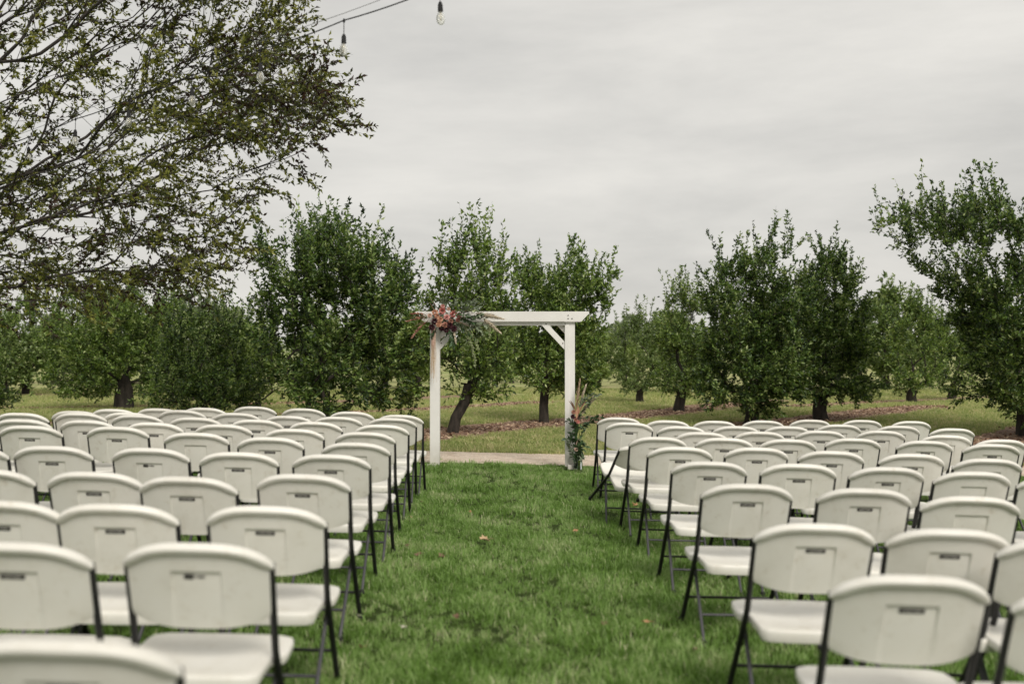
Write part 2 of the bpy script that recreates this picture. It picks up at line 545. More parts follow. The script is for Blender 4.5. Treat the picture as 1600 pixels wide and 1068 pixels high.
MUL = [
    ([(-3.6, 14.9), (-1.9, 17.6), (-1.1, 19.4), (0.7, 22.4), (4.8, 28), (9.5, 35)], 1.0, 'brown mulch strip under the leaning tree behind the arch'),
    ([(2.2, 18.6), (5.3, 22.4), (7.6, 24.6), (12.5, 29.5)], 0.9, 'brown mulch strip under the two tall trees right of the arch'),
    ([(6.3, 15.6), (9.2, 18.6), (14.5, 23.8)], 1.3, 'reddish mulch strip under the large tree at the right edge'),
    ([(8.5, 29.5), (14, 34.5), (20, 39)], 0.8, 'mulch strip under the far trees on the right slope'),
    ([(-9.5, 18), (-7.5, 23), (-4.0, 27), (1, 33)], 0.8, 'mulch strip under the bushy trees behind the left chairs'),
    ([(-19, 24), (-11.4, 29), (-6, 33), (0, 39)], 0.9, 'mulch strip under the broad tree far left'),
    ([(-26, 37), (-15, 42), (-4, 50)], 1.1, 'mulch strip in the farther orchard at the left'),
]
for k, (p, hw, lb) in enumerate(MUL):
    strip('mulch_bed', p, hw, M['mulch'], 0.016, lb, 0.28, 0.3, k + 3)

def strip_dist(x, y):
    """distance to the nearest strip edge (negative inside), vectorised"""
    best = np.full(x.shape, 1e9)
    for P, hw in strips:
        for i in range(0, len(P), 2):
            best = np.minimum(best, np.hypot(x - P[i, 0], y - P[i, 1]) - hw)
    return best

# ------------------------------------------------------------------ grass (geometry nodes over a cloud of root points)
def tuft_mesh(name, nb, R, hmin, hmax, wid, material, seed):
    rg = np.random.default_rng(seed)
    vs = []; fs = []; tint = []
    for i in range(nb):
        a = rg.uniform(0, 6.283); r = R * math.sqrt(rg.uniform())
        bx, by = r * math.cos(a), r * math.sin(a)
        h = rg.uniform(hmin, hmax)
        la = rg.uniform(0, 6.283); ll = rg.uniform(0.15, 0.95) * h
        dx, dy = math.cos(la), math.sin(la)
        wx, wy = -dy * wid / 2, dx * wid / 2
        ta = rg.uniform(-0.8, 0.8)
        wx, wy = wx * math.cos(ta) - wy * math.sin(ta), wx * math.sin(ta) + wy * math.cos(ta)
        b0 = len(vs)
        zt = h * rg.uniform(0.6, 0.97)
        vs += [(bx - wx, by - wy, -0.01), (bx + wx, by + wy, -0.01),
               (bx + dx * ll * .3 - wx * .85, by + dy * ll * .3 - wy * .85, zt * .62), (bx + dx * ll * .3 + wx * .85, by + dy * ll * .3 + wy * .85, zt * .62),
               (bx + dx * ll, by + dy * ll, zt)]
        fs += [(b0, b0 + 1, b0 + 3), (b0, b0 + 3, b0 + 2), (b0 + 2, b0 + 3, b0 + 4)]
        t = rg.uniform(0, 1) if rg.uniform() > 0.05 else 1.5
        tint += [t] * 3
    return np_mesh(name, vs, np.array(fs).ravel(), 3, material, tint)

def scatter(name, pts, scl, tufts, label, cat='grass'):
    me = bpy.data.meshes.new(name + '_roots')
    me.vertices.add(len(pts))
    me.vertices.foreach_set('co', np.asarray(pts, np.float32).ravel())
    a = me.attributes.new('scl', 'FLOAT', 'POINT'); a.data.foreach_set('value', np.asarray(scl, np.float32))
    ob = link(bpy.data.objects.new(name, me))
    col = bpy.data.collections.new(name + '_tufts')
    for t in tufts:
        col.objects.link(bpy.data.objects.new(t.name, t))
    ng = bpy.data.node_groups.new(name, 'GeometryNodeTree')
    ng.interface.new_socket('Geometry', in_out='INPUT', socket_type='NodeSocketGeometry')
    ng.interface.new_socket('Geometry', in_out='OUTPUT', socket_type='NodeSocketGeometry')
    gi = ng.nodes.new('NodeGroupInput'); go = ng.nodes.new('NodeGroupOutput')
    ci = ng.nodes.new('GeometryNodeCollectionInfo')
    ci.inputs['Collection'].default_value = col
    ci.inputs['Separate Children'].default_value = True
    ci.inputs['Reset Children'].default_value = True
    ip = ng.nodes.new('GeometryNodeInstanceOnPoints')
    ip.inputs['Pick Instance'].default_value = True
    na = ng.nodes.new('GeometryNodeInputNamedAttribute'); na.data_type = 'FLOAT'; na.inputs['Name'].default_value = 'scl'
    rv = ng.nodes.new('FunctionNodeRandomValue'); rv.data_type = 'FLOAT_VECTOR'
    rv.inputs[0].default_value = (-0.12, -0.12, 0); rv.inputs[1].default_value = (0.12, 0.12, 6.283)
    ri = ng.nodes.new('FunctionNodeRandomValue'); ri.data_type = 'INT'
    ri.inputs[4].default_value = 0; ri.inputs[5].default_value = len(tufts) - 1
    L = ng.links
    L.new(gi.outputs[0], ip.inputs['Points']); L.new(ci.outputs[0], ip.inputs['Instance'])
    L.new(rv.outputs[0], ip.inputs['Rotation']); L.new(ri.outputs[2], ip.inputs['Instance Index'])
    L.new(na.outputs[0], ip.inputs['Scale']); L.new(ip.outputs[0], go.inputs[0])
    md = ob.modifiers.new('scatter', 'NODES'); md.node_group = ng
    tag(ob, label, cat, kind='stuff')
    return ob

def root_points(y0, y1, dens, margin=1.2, keep=None):
    xm = 0.53 * y1 + margin
    n_ = int(dens * (y1 - y0) * 2 * xm)
    x = RNG.uniform(-xm, xm, n_); y = RNG.uniform(y0, y1, n_)
    k = np.abs(x) < 0.53 * y + margin
    x, y = x[k], y[k]
    sd = strip_dist(x, y)
    prob = np.where(sd < 0, np.exp(sd * 9) * 0.25, 1.0)
    k = RNG.uniform(0, 1, len(x)) < prob
    return x[k], y[k]

parts_xy = [root_points(1.4, 5.0, 560), root_points(5.0, 9.0, 420), root_points(9.0, 13.95, 260)]
x = np.concatenate([p[0] for p in parts_xy]); y = np.concatenate([p[1] for p in parts_xy])
pts = np.stack([x, y, ground(x, y)], -1)
# lumpy sward: height varies in soft patches
lump = 0.5 + 0.5 * np.sin(x * 3.1 + 1.3 * np.sin(y * 2.3)) * np.sin(y * 2.7 + 1.1 * np.sin(x * 1.9))
kk = RNG.uniform(0, 1, len(x)) < 0.66 + 0.34 * (0.5 + 0.5 * np.sin(x * 9.1 + 2.1 * np.sin(y * 5.3 + 1)) * np.sin(y * 7.7 + 1.7 * np.sin(x * 6.1)))
x, y, lump, pts = x[kk], y[kk], lump[kk], pts[kk]
scl = (0.55 + 0.45 * lump) * RNG.uniform(0.7, 1.25, len(x)) * np.where(RNG.uniform(0, 1, len(x)) < .06, 1.35, 1)
tufts = [tuft_mesh('grass_tuft', 26, 0.055, 0.030, 0.080, 0.0050, M['blade'], s) for s in range(5)]
scatter('lawn_grass', pts, scl, tufts, 'green lawn grass of the aisle and under the white folding chairs')
parts_xy = [root_points(14.6, 20, 130, 3), root_points(20, 30, 55, 3), root_points(30, 46, 18, 3)]
x = np.concatenate([p[0] for p in parts_xy]); y = np.concatenate([p[1] for p in parts_xy])
pts = np.stack([x, y, ground(x, y)], -1)
scl = RNG.uniform(0.8, 1.5, len(x)) * (1 + 0.02 * (y - 15))
tufts = [tuft_mesh('orchard_grass_tuft', 26, 0.11, 0.03, 0.085, 0.008, M['blade_orchard'], s) for s in range(20, 24)]
scatter('orchard_grass', pts, scl, tufts, 'lighter yellowish grass between the orchard trees beyond the gravel path')

# mulch litter: many brown bits lying on the strips
x, y = [], []
for P, hw in strips[1:]:
    for _ in range(int(len(P) * 55)):
        p = P[RNG.integers(0, len(P))]
        if p[1] > 33: continue
        x.append(p[0] + RNG.normal(0, hw * 0.45) + RNG.uniform(-.15, .15)); y.append(p[1] + RNG.normal(0, hw * 0.45) + RNG.uniform(-.15, .15))
x = np.array(x); y = np.array(y)
n_ = len(x)
a = RNG.uniform(0, 6.283, n_); sz = RNG.uniform(0.02, 0.055, n_)
ux, uy = np.cos(a) * sz, np.sin(a) * sz
zz = ground(x, y) + 0.022
tl = RNG.uniform(-0.02, 0.03, (n_, 4))
V = np.stack([np.stack([x - ux, y - uy, zz + tl[:, 0]], -1), np.stack([x + uy * .5, y - ux * .5, zz + tl[:, 1]], -1),
              np.stack([x + ux, y + uy, zz + tl[:, 2]], -1), np.stack([x - uy * .5, y + ux * .5, zz + tl[:, 3]], -1)], 1).reshape(-1, 3)
b0 = np.arange(n_) * 4
F = np.stack([b0, b0 + 1, b0 + 2, b0, b0 + 2, b0 + 3], -1).ravel()
M['litter'] = leaf_mat('dry_leaf_litter', [(0.0, (0.09, 0.045, 0.028)), (0.5, (0.31, 0.19, 0.125)), (1.0, (0.60, 0.46, 0.32))], 0.1, 0.8)
o = link(bpy.data.objects.new('leaf_litter', np_mesh('leaf_litter', V, F, 3, M['litter'], np.repeat(RNG.uniform(0, 1, n_), 2))))
tag(o, 'brown dry leaf litter lying on the mulch strips under the trees', 'leaf litter', kind='stuff')

# ------------------------------------------------------------------ trees
def leaves_mesh(name, P, D, size, material, tint, aspect=0.5, fold=0.18, rg=RNG):
    """diamond leaves folded along the midrib: P base points, D unit directions"""
    n_ = len(P)
    R = rg.normal(0, 1, (n_, 3))
    side = np.cross(D, R); side /= (np.linalg.norm(side, axis=1, keepdims=True) + 1e-9)
    nor = np.cross(side, D)
    L = size[:, None]
    mid = P + D * L * 0.45
    tip = P + D * L - nor * L * 0.12
    lf = mid + side * L * aspect / 2 + nor * L * fold
    rt = mid - side * L * aspect / 2 + nor * L * fold
    V = np.stack([P, rt, tip, lf], 1).reshape(-1, 3)
    b_ = np.arange(n_) * 4
    F = np.stack([b_, b_ + 1, b_ + 2, b_, b_ + 2, b_ + 3], -1).ravel()
    return np_mesh(name, V, F, 3, material, np.repeat(tint, 2))

def unit(v):
    return v / (np.linalg.norm(v) + 1e-9)

def grow(roots, targets, alpha, seg, rg, r_tip=0.0045, gamma=2.25, bend=0.35, sag=0.0):
    """attach every target to the skeleton by a curved chain; returns nodes, radii, chains"""
    pos = [np.array(p, float) for p in roots]
    par = [-1] + list(range(len(roots) - 1))
    plen = [0.0]
    for i in range(1, len(pos)):
        plen.append(plen[-1] + np.linalg.norm(pos[i] - pos[i - 1]))
    chains = [list(range(len(roots)))]
    base = pos[-1]
    order = np.argsort(np.linalg.norm(targets - base, axis=1))
    for ti in order:
        t = targets[ti]
        A = np.array(pos); pl = np.array(plen)
        d = np.linalg.norm(A - t, axis=1)
        cost = d + alpha * pl
        cost[: max(1, len(roots) // 2)] += 3.0 if len(roots) > 2 else 0
        # avoid turning back: prefer parents pointing towards the target
        j = int(np.argmin(cost))
        if d[j] < seg * 0.4: continue
        p0 = pos[j]
        pd = unit(pos[j] - pos[par[j]]) if par[j] >= 0 else np.array([0, 0, 1.0])
        n_ = max(2, int(d[j] / seg) + 1)
        ctrl = p0 + pd * d[j] * bend + np.array([0, 0, -sag * d[j]])
        ch = [j]
        for k in range(1, n_ + 1):
            s = k / n_
            q = (1 - s) ** 2 * p0 + 2 * s * (1 - s) * ctrl + s * s * t
            if k < n_: q = q + rg.normal(0, 0.035 * d[j] / n_ + 0.008, 3)
            par.append(ch[-1]); pos.append(q); plen.append(plen[ch[-1]] + np.linalg.norm(q - pos[ch[-1]]))
            ch.append(len(pos) - 1)
        chains.append(ch)
    acc = np.zeros(len(pos))
    has = np.zeros(len(pos), bool)
    for i in range(len(pos) - 1, -1, -1):
        if not has[i]: acc[i] = r_tip ** gamma
        acc[i] += (r_tip * 0.25) ** gamma
        if par[i] >= 0:
            acc[par[i]] += acc[i]; has[par[i]] = True
    rad_ = acc ** (1 / gamma)
    return np.array(pos), rad_, chains, np.array(par)

def envelope_targets(cx, cy, z0, z1, rl, rr, depth, n_, rg, peak=0.38, lobes=None, shape=1.5):
    T = []
    ph = rg.uniform(0, 6.28, 5)
    while len(T) < n_:
        t = rg.uniform(0, 1) ** 0.9
        prof = 0.35 + 0.65 * (t / peak) ** 0.6 if t < peak else max(0.0, 1 - ((t - peak) / (1 - peak)) ** shape)
        a = rg.uniform(0, 6.283)
        lob = 1 + 0.16 * math.sin(2 * a + ph[0] + 3 * t) + 0.12 * math.sin(5 * a + ph[1] - 4 * t)
        r = prof * lob * (rg.uniform(0.1, 1) ** 0.45)
        x_ = math.cos(a) * r; y_ = math.sin(a) * r * depth
        x_ *= rr if x_ > 0 else rl
        T.append((cx + x_, cy + y_, z0 + (z1 - z0) * t * 0.86))
    return np.array(T)

def twigs_leaves(targets, dirs, centre, rg, mb, cfg, P, D, SZ, TI):
    """twigs with leaves from each target point"""
    for t, d0 in zip(targets, dirs):
        hfrac = cfg['hf'](t)
        nt_ = rg.integers(cfg['ntw'][0], cfg['ntw'][1] + 1)
        for _ in range(nt_):
            outw = unit(t - centre)
            shoot = rg.uniform() < cfg['shoot'] * hfrac
            if shoot:
                d = unit(np.array([outw[0] * .22, outw[1] * .22, 1.0]) + rg.normal(0, .13, 3))
                L = rg.uniform(*cfg['shl'])
            else:
                d = unit(outw * .6 + d0 * .4 + rg.normal(0, .6, 3) + np.array([0, 0, cfg['up']]))
                L = rg.uniform(*cfg['twl'])
            k = 4
            pts_ = [t.copy()]
            dd = d.copy()
            for i in range(k):
                dd = unit(dd + rg.normal(0, .12, 3) + np.array([0, 0, cfg['curl'] if not shoot else 0.10]))
                pts_.append(pts_[-1] + dd * L / k)
            if mb is not None:
                mb.tube(pts_, [cfg['twr'] * (1 - .7 * i / k) for i in range(k + 1)], 3, cap=False)
            nl = max(2, int(L * cfg['dens'] * (1.15 if shoot else 1) * rg.uniform(.75, 1.25) * (cfg.get('bare', lambda t_: 1.0)(t))))
            pa = np.array(pts_)
            s = rg.uniform(0.08, 1.0, nl) * k
            ii = np.minimum(s.astype(int), k - 1); ff = (s - ii)[:, None]
            bp = pa[ii] * (1 - ff) + pa[ii + 1] * ff
            td = pa[ii + 1] - pa[ii]; td /= np.linalg.norm(td, axis=1, keepdims=True)
            ld = td * cfg['along'] + rg.normal(0, .62, (nl, 3)) + np.array([0, 0, cfg['ldrop']])
            ld /= np.linalg.norm(ld, axis=1, keepdims=True)
            P.append(bp + rg.normal(0, cfg['spr'], (nl, 3))); D.append(ld)
            SZ.append(cfg['leaf'] * rg.uniform(.6, 1.25, nl))
            tb = rg.normal(0, .13)
            TI.append(np.clip(rg.normal(cfg['tint'] + tb, .24, nl), 0, 1))

def make_tree(name, label, base, rl, rr, depth, z0, z1, nT, cfg, seed, leafm, barkm, trunk=None, trunk_r=0.09, peak=0.5, shape=2.6,
              extra=None, cat='tree', group=None, alpha=0.35, blobs=None):
    rg = np.random.default_rng(seed)
    bx, by, bz = base
    if trunk is None:
        trunk = [(0, 0, -0.08), (rg.uniform(-.05, .05), 0, 0.25), (rg.uniform(-.1, .1), rg.uniform(-.06, .06), z0 * .5 + .35)]
    T = envelope_targets((rr - rl) / 2 * 0.0, 0, z0, z1, rl, rr, depth, nT, rg, peak, shape=shape)
    if blobs is not None:
        ar = np.array([b_[2] ** 2 for b_ in blobs]); T = []
        for b_, q in zip(blobs, ar / ar.sum() * nT * 1.15):
            for _ in range(int(q + .999)):
                v_ = rg.normal(0, 1, 3); v_ = v_ / np.linalg.norm(v_) * rg.uniform(.15, 1) ** .5
                yy_ = rg.normal(0, .22) * (rl + rr)
                T.append((b_[0] + v_[0] * b_[2] * .86, np.clip(yy_, -1.3, 1.3) + v_[1] * b_[2], b_[1] + v_[2] * b_[2] * .86))
        T = np.array(T)
    if extra is not None:
        T = np.concatenate([T, np.array(extra(rg))])
    pos, rad_, chains, par = grow(trunk, T, alpha, 0.22, rg, r_tip=.0042, bend=.22)
    sc_ = trunk_r / rad_[0]
    rr_ = rad_ * (0.75 + (sc_ - 0.75) * (rad_ / rad_[0]) ** 2.2)
    rr_ = np.maximum(rr_, 0.004)
    mb = MB()
    for ch in chains:
        pr = [rr_[i] for i in ch]
        if len(ch) > 1 and ch[0] != 0: pr[0] = min(pr[0], pr[1] * 1.25)
        if ch[0] == 0: pr[0] *= 1.2
        mb.tube([pos[i] for i in ch], pr, 9 if pr[0] > .035 else (5 if pr[0] > .012 else 4), cap=False)
    P, D, SZ, TI = [], [], [], []
    tips = [ch[-1] for ch in chains[1:]]
    mids = [ch[len(ch) // 2] for ch in chains[1:] if len(ch) > 2] + [ch[(3 * len(ch)) // 4] for ch in chains[1:] if len(ch) > 5]
    idx = tips + mids
    tp = pos[idx]
    td = np.array([unit(pos[i] - pos[par[i]]) for i in idx])
    cen = np.array([0, 0, z0 + (z1 - z0) * .3])
    c2 = dict(cfg)
    c2['bare'] = lambda t: float(1.0 - .45 * np.clip((t[2] - z0) / (z1 - z0) - .45, 0, .5) / .5)
    c2['hf'] = lambda t: float(np.clip((t[2] - z0) / (z1 - z0) * 1.5 - .15, 0.05, 1))
    twigs_leaves(tp, td, cen, rg, mb, c2, P, D, SZ, TI)
    P = np.concatenate(P); D = np.concatenate(D); SZ = np.concatenate(SZ); TI = np.concatenate(TI)
    keep = P[:, 2] > np.maximum(0.12, z0 - 0.05 + 0.18 * np.sin(P[:, 0] * 4.0 + seed) + rg.uniform(-.12, .1, len(P)))
    P, D, SZ, TI = P[keep], D[keep], SZ[keep], TI[keep]
    root = empty(name, (bx, by, bz))
    tag(root, label, cat, group)
    mb.build('trunk', barkm, root, smooth=True)
    crown = link(bpy.data.objects.new('crown', leaves_mesh('crown', P, D, SZ, leafm, TI, cfg['asp'], rg=rg)), root)
    return root, len(P)

APPLE = dict(ntw=(3, 4), shoot=0.16, shl=(.45, 1.05), twl=(.16, .42), up=.25, curl=.05, twr=.0040, dens=62, along=.75, ldrop=-.05, spr=.016, leaf=.094, tint=.45, asp=.46)
NLEAF = 0
def px_tree(name, label, bu, bv, u0, u1, vt, vb, nT, seed, cfg=None, leaf='leaf_apple', bark='bark', depth=1.0, **kw):
    global NLEAF
    p = on_ground(bu, bv)
    d = p.y
    k = d / FPX
    rl = (bu - u0) * k; rr = (u1 - bu) * k
    z1 = CAM_H + (560 - vt) * k - p.z
    z0 = CAM_H + (560 - vb) * k - p.z
    c = dict(APPLE)
    if cfg: c.update(cfg)
    if kw.get('blobs'):
        kw['blobs'] = [((u_ - bu) * k, CAM_H + (560 - v_) * k - p.z, r_ * k) for u_, v_, r_ in kw['blobs']]
    dm = (rl + rr) / 2
    rt, n_ = make_tree(name, label, (p.x, p.y, p.z), rl * .93, rr * .93, depth, max(z0, .3), z1, nT, c, seed, M[leaf], M[bark], **kw)
    NLEAF += n_
    return rt

# the orchard trees one can tell apart
px_tree('apple_tree', 'apple tree with leaning forked trunk seen through the left half of the arch', 712, 677, 640, 800, 356, 625, 135, 3,
        cfg=dict(dens=36), trunk=[(-.08, 0, -.08), (0.0, 0, .3), (.18, 0, .62), (.24, 0, .95)], blobs=[(700,425,30),(740,400,34),(772,440,26),(690,480,36),(740,480,45),(785,500,26),(665,540,32),(720,555,42),(770,570,32),(655,610,15),(740,600,22)], trunk_r=.105, peak=.68, shape=3,
        extra=lambda rg: [(-.85, .1, .75), (-.9, 0, .95), (-1.0, -.1, 1.2), (-.75, 0, .55), (-.4, 0, .9), (.55, 0, .7), (.8, 0, .8), (-.7, .2, 1.5)])
px_tree('apple_tree', 'apple tree with straight trunk just inside the right post of the arch', 850, 661, 792, 965, 380, 640, 160, 4,
        cfg=dict(), trunk=[(0, 0, -.08), (-.01, 0, .4), (0.02, 0, .8)], blobs=[(830,435,30),(860,475,46),(900,445,38),(935,470,28),(950,440,13),(840,520,42),(900,530,46),(850,585,46),(900,595,32),(825,560,28),(880,500,38)], trunk_r=.105, peak=.6, shape=2.6)
px_tree('apple_tree', 'wide many-stemmed apple tree just left of the arch', 516, 672, 398, 652, 322, 655, 300, 5,
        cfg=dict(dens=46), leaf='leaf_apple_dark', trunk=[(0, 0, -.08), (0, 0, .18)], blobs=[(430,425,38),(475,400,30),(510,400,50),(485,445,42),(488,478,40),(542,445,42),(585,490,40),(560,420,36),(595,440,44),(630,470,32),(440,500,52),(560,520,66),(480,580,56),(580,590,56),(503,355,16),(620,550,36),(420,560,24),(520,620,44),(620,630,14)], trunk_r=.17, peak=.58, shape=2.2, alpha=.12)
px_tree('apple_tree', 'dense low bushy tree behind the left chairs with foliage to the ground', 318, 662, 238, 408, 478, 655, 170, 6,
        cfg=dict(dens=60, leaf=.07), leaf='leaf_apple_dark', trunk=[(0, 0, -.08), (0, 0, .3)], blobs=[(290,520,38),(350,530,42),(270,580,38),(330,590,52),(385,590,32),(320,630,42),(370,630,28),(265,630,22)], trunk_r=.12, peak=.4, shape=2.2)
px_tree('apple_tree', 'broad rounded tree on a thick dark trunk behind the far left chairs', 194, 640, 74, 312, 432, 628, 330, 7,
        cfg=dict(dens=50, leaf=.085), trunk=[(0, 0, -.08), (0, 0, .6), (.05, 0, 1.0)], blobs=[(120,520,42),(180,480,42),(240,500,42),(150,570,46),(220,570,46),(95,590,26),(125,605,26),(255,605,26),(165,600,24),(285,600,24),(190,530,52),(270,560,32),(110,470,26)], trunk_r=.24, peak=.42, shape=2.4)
px_tree('apple_tree', 'small far tree with short trunk right of the arch', 1000, 629, 940, 1040, 482, 612, 100, 8,
        cfg=dict(leaf=.10, dens=34), leaf='leaf_far', trunk_r=.12)
px_tree('apple_tree', 'slim tree with leaning trunk standing in the mulch right of the arch', 1064, 643, 1022, 1122, 428, 622, 130, 9,
        cfg=dict(leaf=.09, dens=36), trunk=[(-.1, 0, -.08), (0, 0, .4), (.12, 0, .85)], blobs=[(1060,468,22),(1086,478,22),(1050,530,30),(1090,550,30),(1070,590,34),(1040,590,18),(1105,600,16)], trunk_r=.14, peak=.45, shape=2.4)
px_tree('apple_tree', 'tall tree with sparse reddish top and foliage to the ground right of centre', 1172, 664, 1095, 1262, 392, 655, 210, 10,
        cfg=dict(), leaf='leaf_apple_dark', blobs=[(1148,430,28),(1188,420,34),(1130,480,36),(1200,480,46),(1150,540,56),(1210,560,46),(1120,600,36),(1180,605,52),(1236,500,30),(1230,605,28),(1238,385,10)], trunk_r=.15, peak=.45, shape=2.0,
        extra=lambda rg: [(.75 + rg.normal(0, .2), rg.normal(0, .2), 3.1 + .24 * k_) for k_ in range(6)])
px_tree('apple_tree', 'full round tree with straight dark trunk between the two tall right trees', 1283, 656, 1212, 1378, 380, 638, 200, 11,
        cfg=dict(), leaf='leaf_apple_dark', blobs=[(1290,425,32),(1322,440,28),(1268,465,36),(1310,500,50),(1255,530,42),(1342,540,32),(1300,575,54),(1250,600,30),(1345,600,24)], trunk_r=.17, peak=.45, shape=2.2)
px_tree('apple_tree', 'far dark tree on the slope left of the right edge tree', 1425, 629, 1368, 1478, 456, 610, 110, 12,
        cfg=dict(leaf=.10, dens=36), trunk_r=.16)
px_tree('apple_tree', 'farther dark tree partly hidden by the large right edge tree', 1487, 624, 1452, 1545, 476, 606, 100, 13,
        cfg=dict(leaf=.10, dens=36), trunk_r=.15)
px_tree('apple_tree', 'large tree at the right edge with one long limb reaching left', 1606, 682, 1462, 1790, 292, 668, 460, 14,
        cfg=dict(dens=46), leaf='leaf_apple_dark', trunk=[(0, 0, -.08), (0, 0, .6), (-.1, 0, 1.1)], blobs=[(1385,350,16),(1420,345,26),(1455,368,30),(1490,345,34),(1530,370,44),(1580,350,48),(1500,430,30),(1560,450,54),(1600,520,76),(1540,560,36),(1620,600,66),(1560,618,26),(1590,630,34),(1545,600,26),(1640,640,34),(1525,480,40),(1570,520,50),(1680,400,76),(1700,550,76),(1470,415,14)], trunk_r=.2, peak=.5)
px_tree('apple_tree', 'small bright green tree seen in the gap between the left trees', 402, 642, 352, 470, 512, 628, 90, 15,
        cfg=dict(leaf=.10, dens=36), leaf='leaf_bright', trunk_r=.09, shape=2.2)
px_tree('apple_tree', 'twin-stemmed far tree at the left edge of the orchard', 40, 616, -30, 92, 452, 604, 110, 16,
        cfg=dict(leaf=.12, dens=50), leaf='leaf_apple', trunk_r=.15, shape=2.4)
px_tree('apple_tree', 'pale grey-green tree rising behind the broad left tree', 300, 628, 236, 392, 440, 600, 120, 17,
        cfg=dict(leaf=.12, dens=36), leaf='leaf_silver', trunk_r=.15, shape=2.4)
px_tree('shrub', 'low dark shrub tip at the left edge beside the chairs', -45, 668, -90, 8, 606, 660, 50, 18,
        cfg=dict(dens=50, leaf=.07), leaf='leaf_apple_dark', trunk_r=.05, shape=2.2, cat='shrub')

# rows of farther trees: five kinds, copied
FARCFG = dict(APPLE); FARCFG.update(ntw=(3, 4), leaf=.19, dens=26, twr=.007, spr=.03, asp=.55)
protos = []
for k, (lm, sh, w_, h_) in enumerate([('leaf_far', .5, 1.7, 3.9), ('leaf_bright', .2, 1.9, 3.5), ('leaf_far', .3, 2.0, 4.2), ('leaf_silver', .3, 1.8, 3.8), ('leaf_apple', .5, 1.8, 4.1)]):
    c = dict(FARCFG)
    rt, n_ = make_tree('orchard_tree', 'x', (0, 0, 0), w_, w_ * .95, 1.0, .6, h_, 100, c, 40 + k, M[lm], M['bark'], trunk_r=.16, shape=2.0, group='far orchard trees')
    NLEAF += n_
    protos.append(rt)
KIND = ['olive green', 'bright yellow-green', 'rounded olive green', 'pale grey-green', 'dark green']
def copy_tree(o, parent=None):
    c = o.copy(); C.objects.link(c); c.parent = parent
    for ch in list(o.children): copy_tree(ch, c)
    return c
used = set()
def place_far(k, x_, y_, s_, label, rz):
    o = protos[k] if k not in used else copy_tree(protos[k])
    used.add(k)
    o.location = (x_, y_, g(x_, y_)); o.rotation_euler = (0, 0, rz); o.scale = (s_, s_, s_)
    o['label'] = label; o['group'] = 'far orchard trees'
    return o
ROWN = ['first', 'second', 'third', 'fourth', 'last']
def far_label(k, x_, ri):
    return f'{KIND[k]} orchard tree in the {ROWN[min(ri, 4)]} far row, {"left" if x_ < -3 else ("right" if x_ > 3 else "straight")} beyond the arch'
rg = np.random.default_rng(5)
rows = [(41, 3.6, .52), (50, 4.2, .56), (62, 5.0, .6), (78, 6.0, .6), (98, 8.0, .6)]
for ri, (dist, stepx, sp) in enumerate(rows):
    lim = dist * .56 + 3
    x_ = -lim + rg.uniform(0, stepx)
    while x_ < lim:
        u_ = 800 + x_ / dist * FPX
        yy = dist + rg.uniform(-1.5, 1.5) + x_ * .12
        gap = (930 < u_ < 1005 and ri >= 0) or (ri == 0 and (560 < u_ < 1010)) or (ri == 0 and 1330 < u_ < 1560)
        if not gap:
            k = int(rg.choice([0, 1, 2, 3, 4], p=[.3, .22 if u_ < 1000 else .08, .2, .12, .16 if u_ < 1000 else .3]))
            place_far(k, x_, yy, rg.uniform(.82, 1.1), far_label(k, x_, ri if 'ri' in globals() else 9), rg.uniform(0, 6.28))
        x_ += stepx * rg.uniform(.8, 1.25)
for (u_, dist, k, s_) in [(1384, 46, 2, 1.22), (655, 44, 1, .95), (600, 47, 1, 1.0), (935, 52, 1, .8), (985, 60, 1, .7), (760, 48, 0, .85), (905, 46, 1, .9)]:
    x_ = (u_ - 800) / FPX * dist
    place_far(k, x_, dist, s_, far_label(k, x_, ri if 'ri' in globals() else 9), rg.uniform(0, 6.28))
# hilltop trees
c = dict(FARCFG); c.update(leaf=.5, dens=9, ntw=(2, 3), twl=(.5, 1.1), shoot=0.1, twr=.01)
hill, n_ = make_tree('hill_tree', 'pale tree standing on the far hilltop, haze put into its leaf colour', (0, 0, 0), 3.6, 3.6, 1.0, 2.0, 8.2, 80, c, 77, M['leaf_hill_haze'], M['bark_grey'], trunk_r=.25, shape=2.2, group='trees on the far hill')
first = True
for i in range(60):
    u_ = 330 + i * 24 + rg.uniform(-9, 9) if i < 46 else 925 + (i - 46) * 6.5
    dist = rg.uniform(270, 330) if i < 46 else rg.uniform(255, 320)
    x_ = (u_ - 800) / FPX * dist
    o = hill if first else copy_tree(hill)
    first = False
    o.location = (x_, dist, g(x_, dist) - .3); o.rotation_euler = (0, 0, rg.uniform(0, 6.28))
    s_ = rg.uniform(.7, 1.2) * (1.0 if 955 < u_ < 985 else .72); o.scale = (s_, s_, s_)

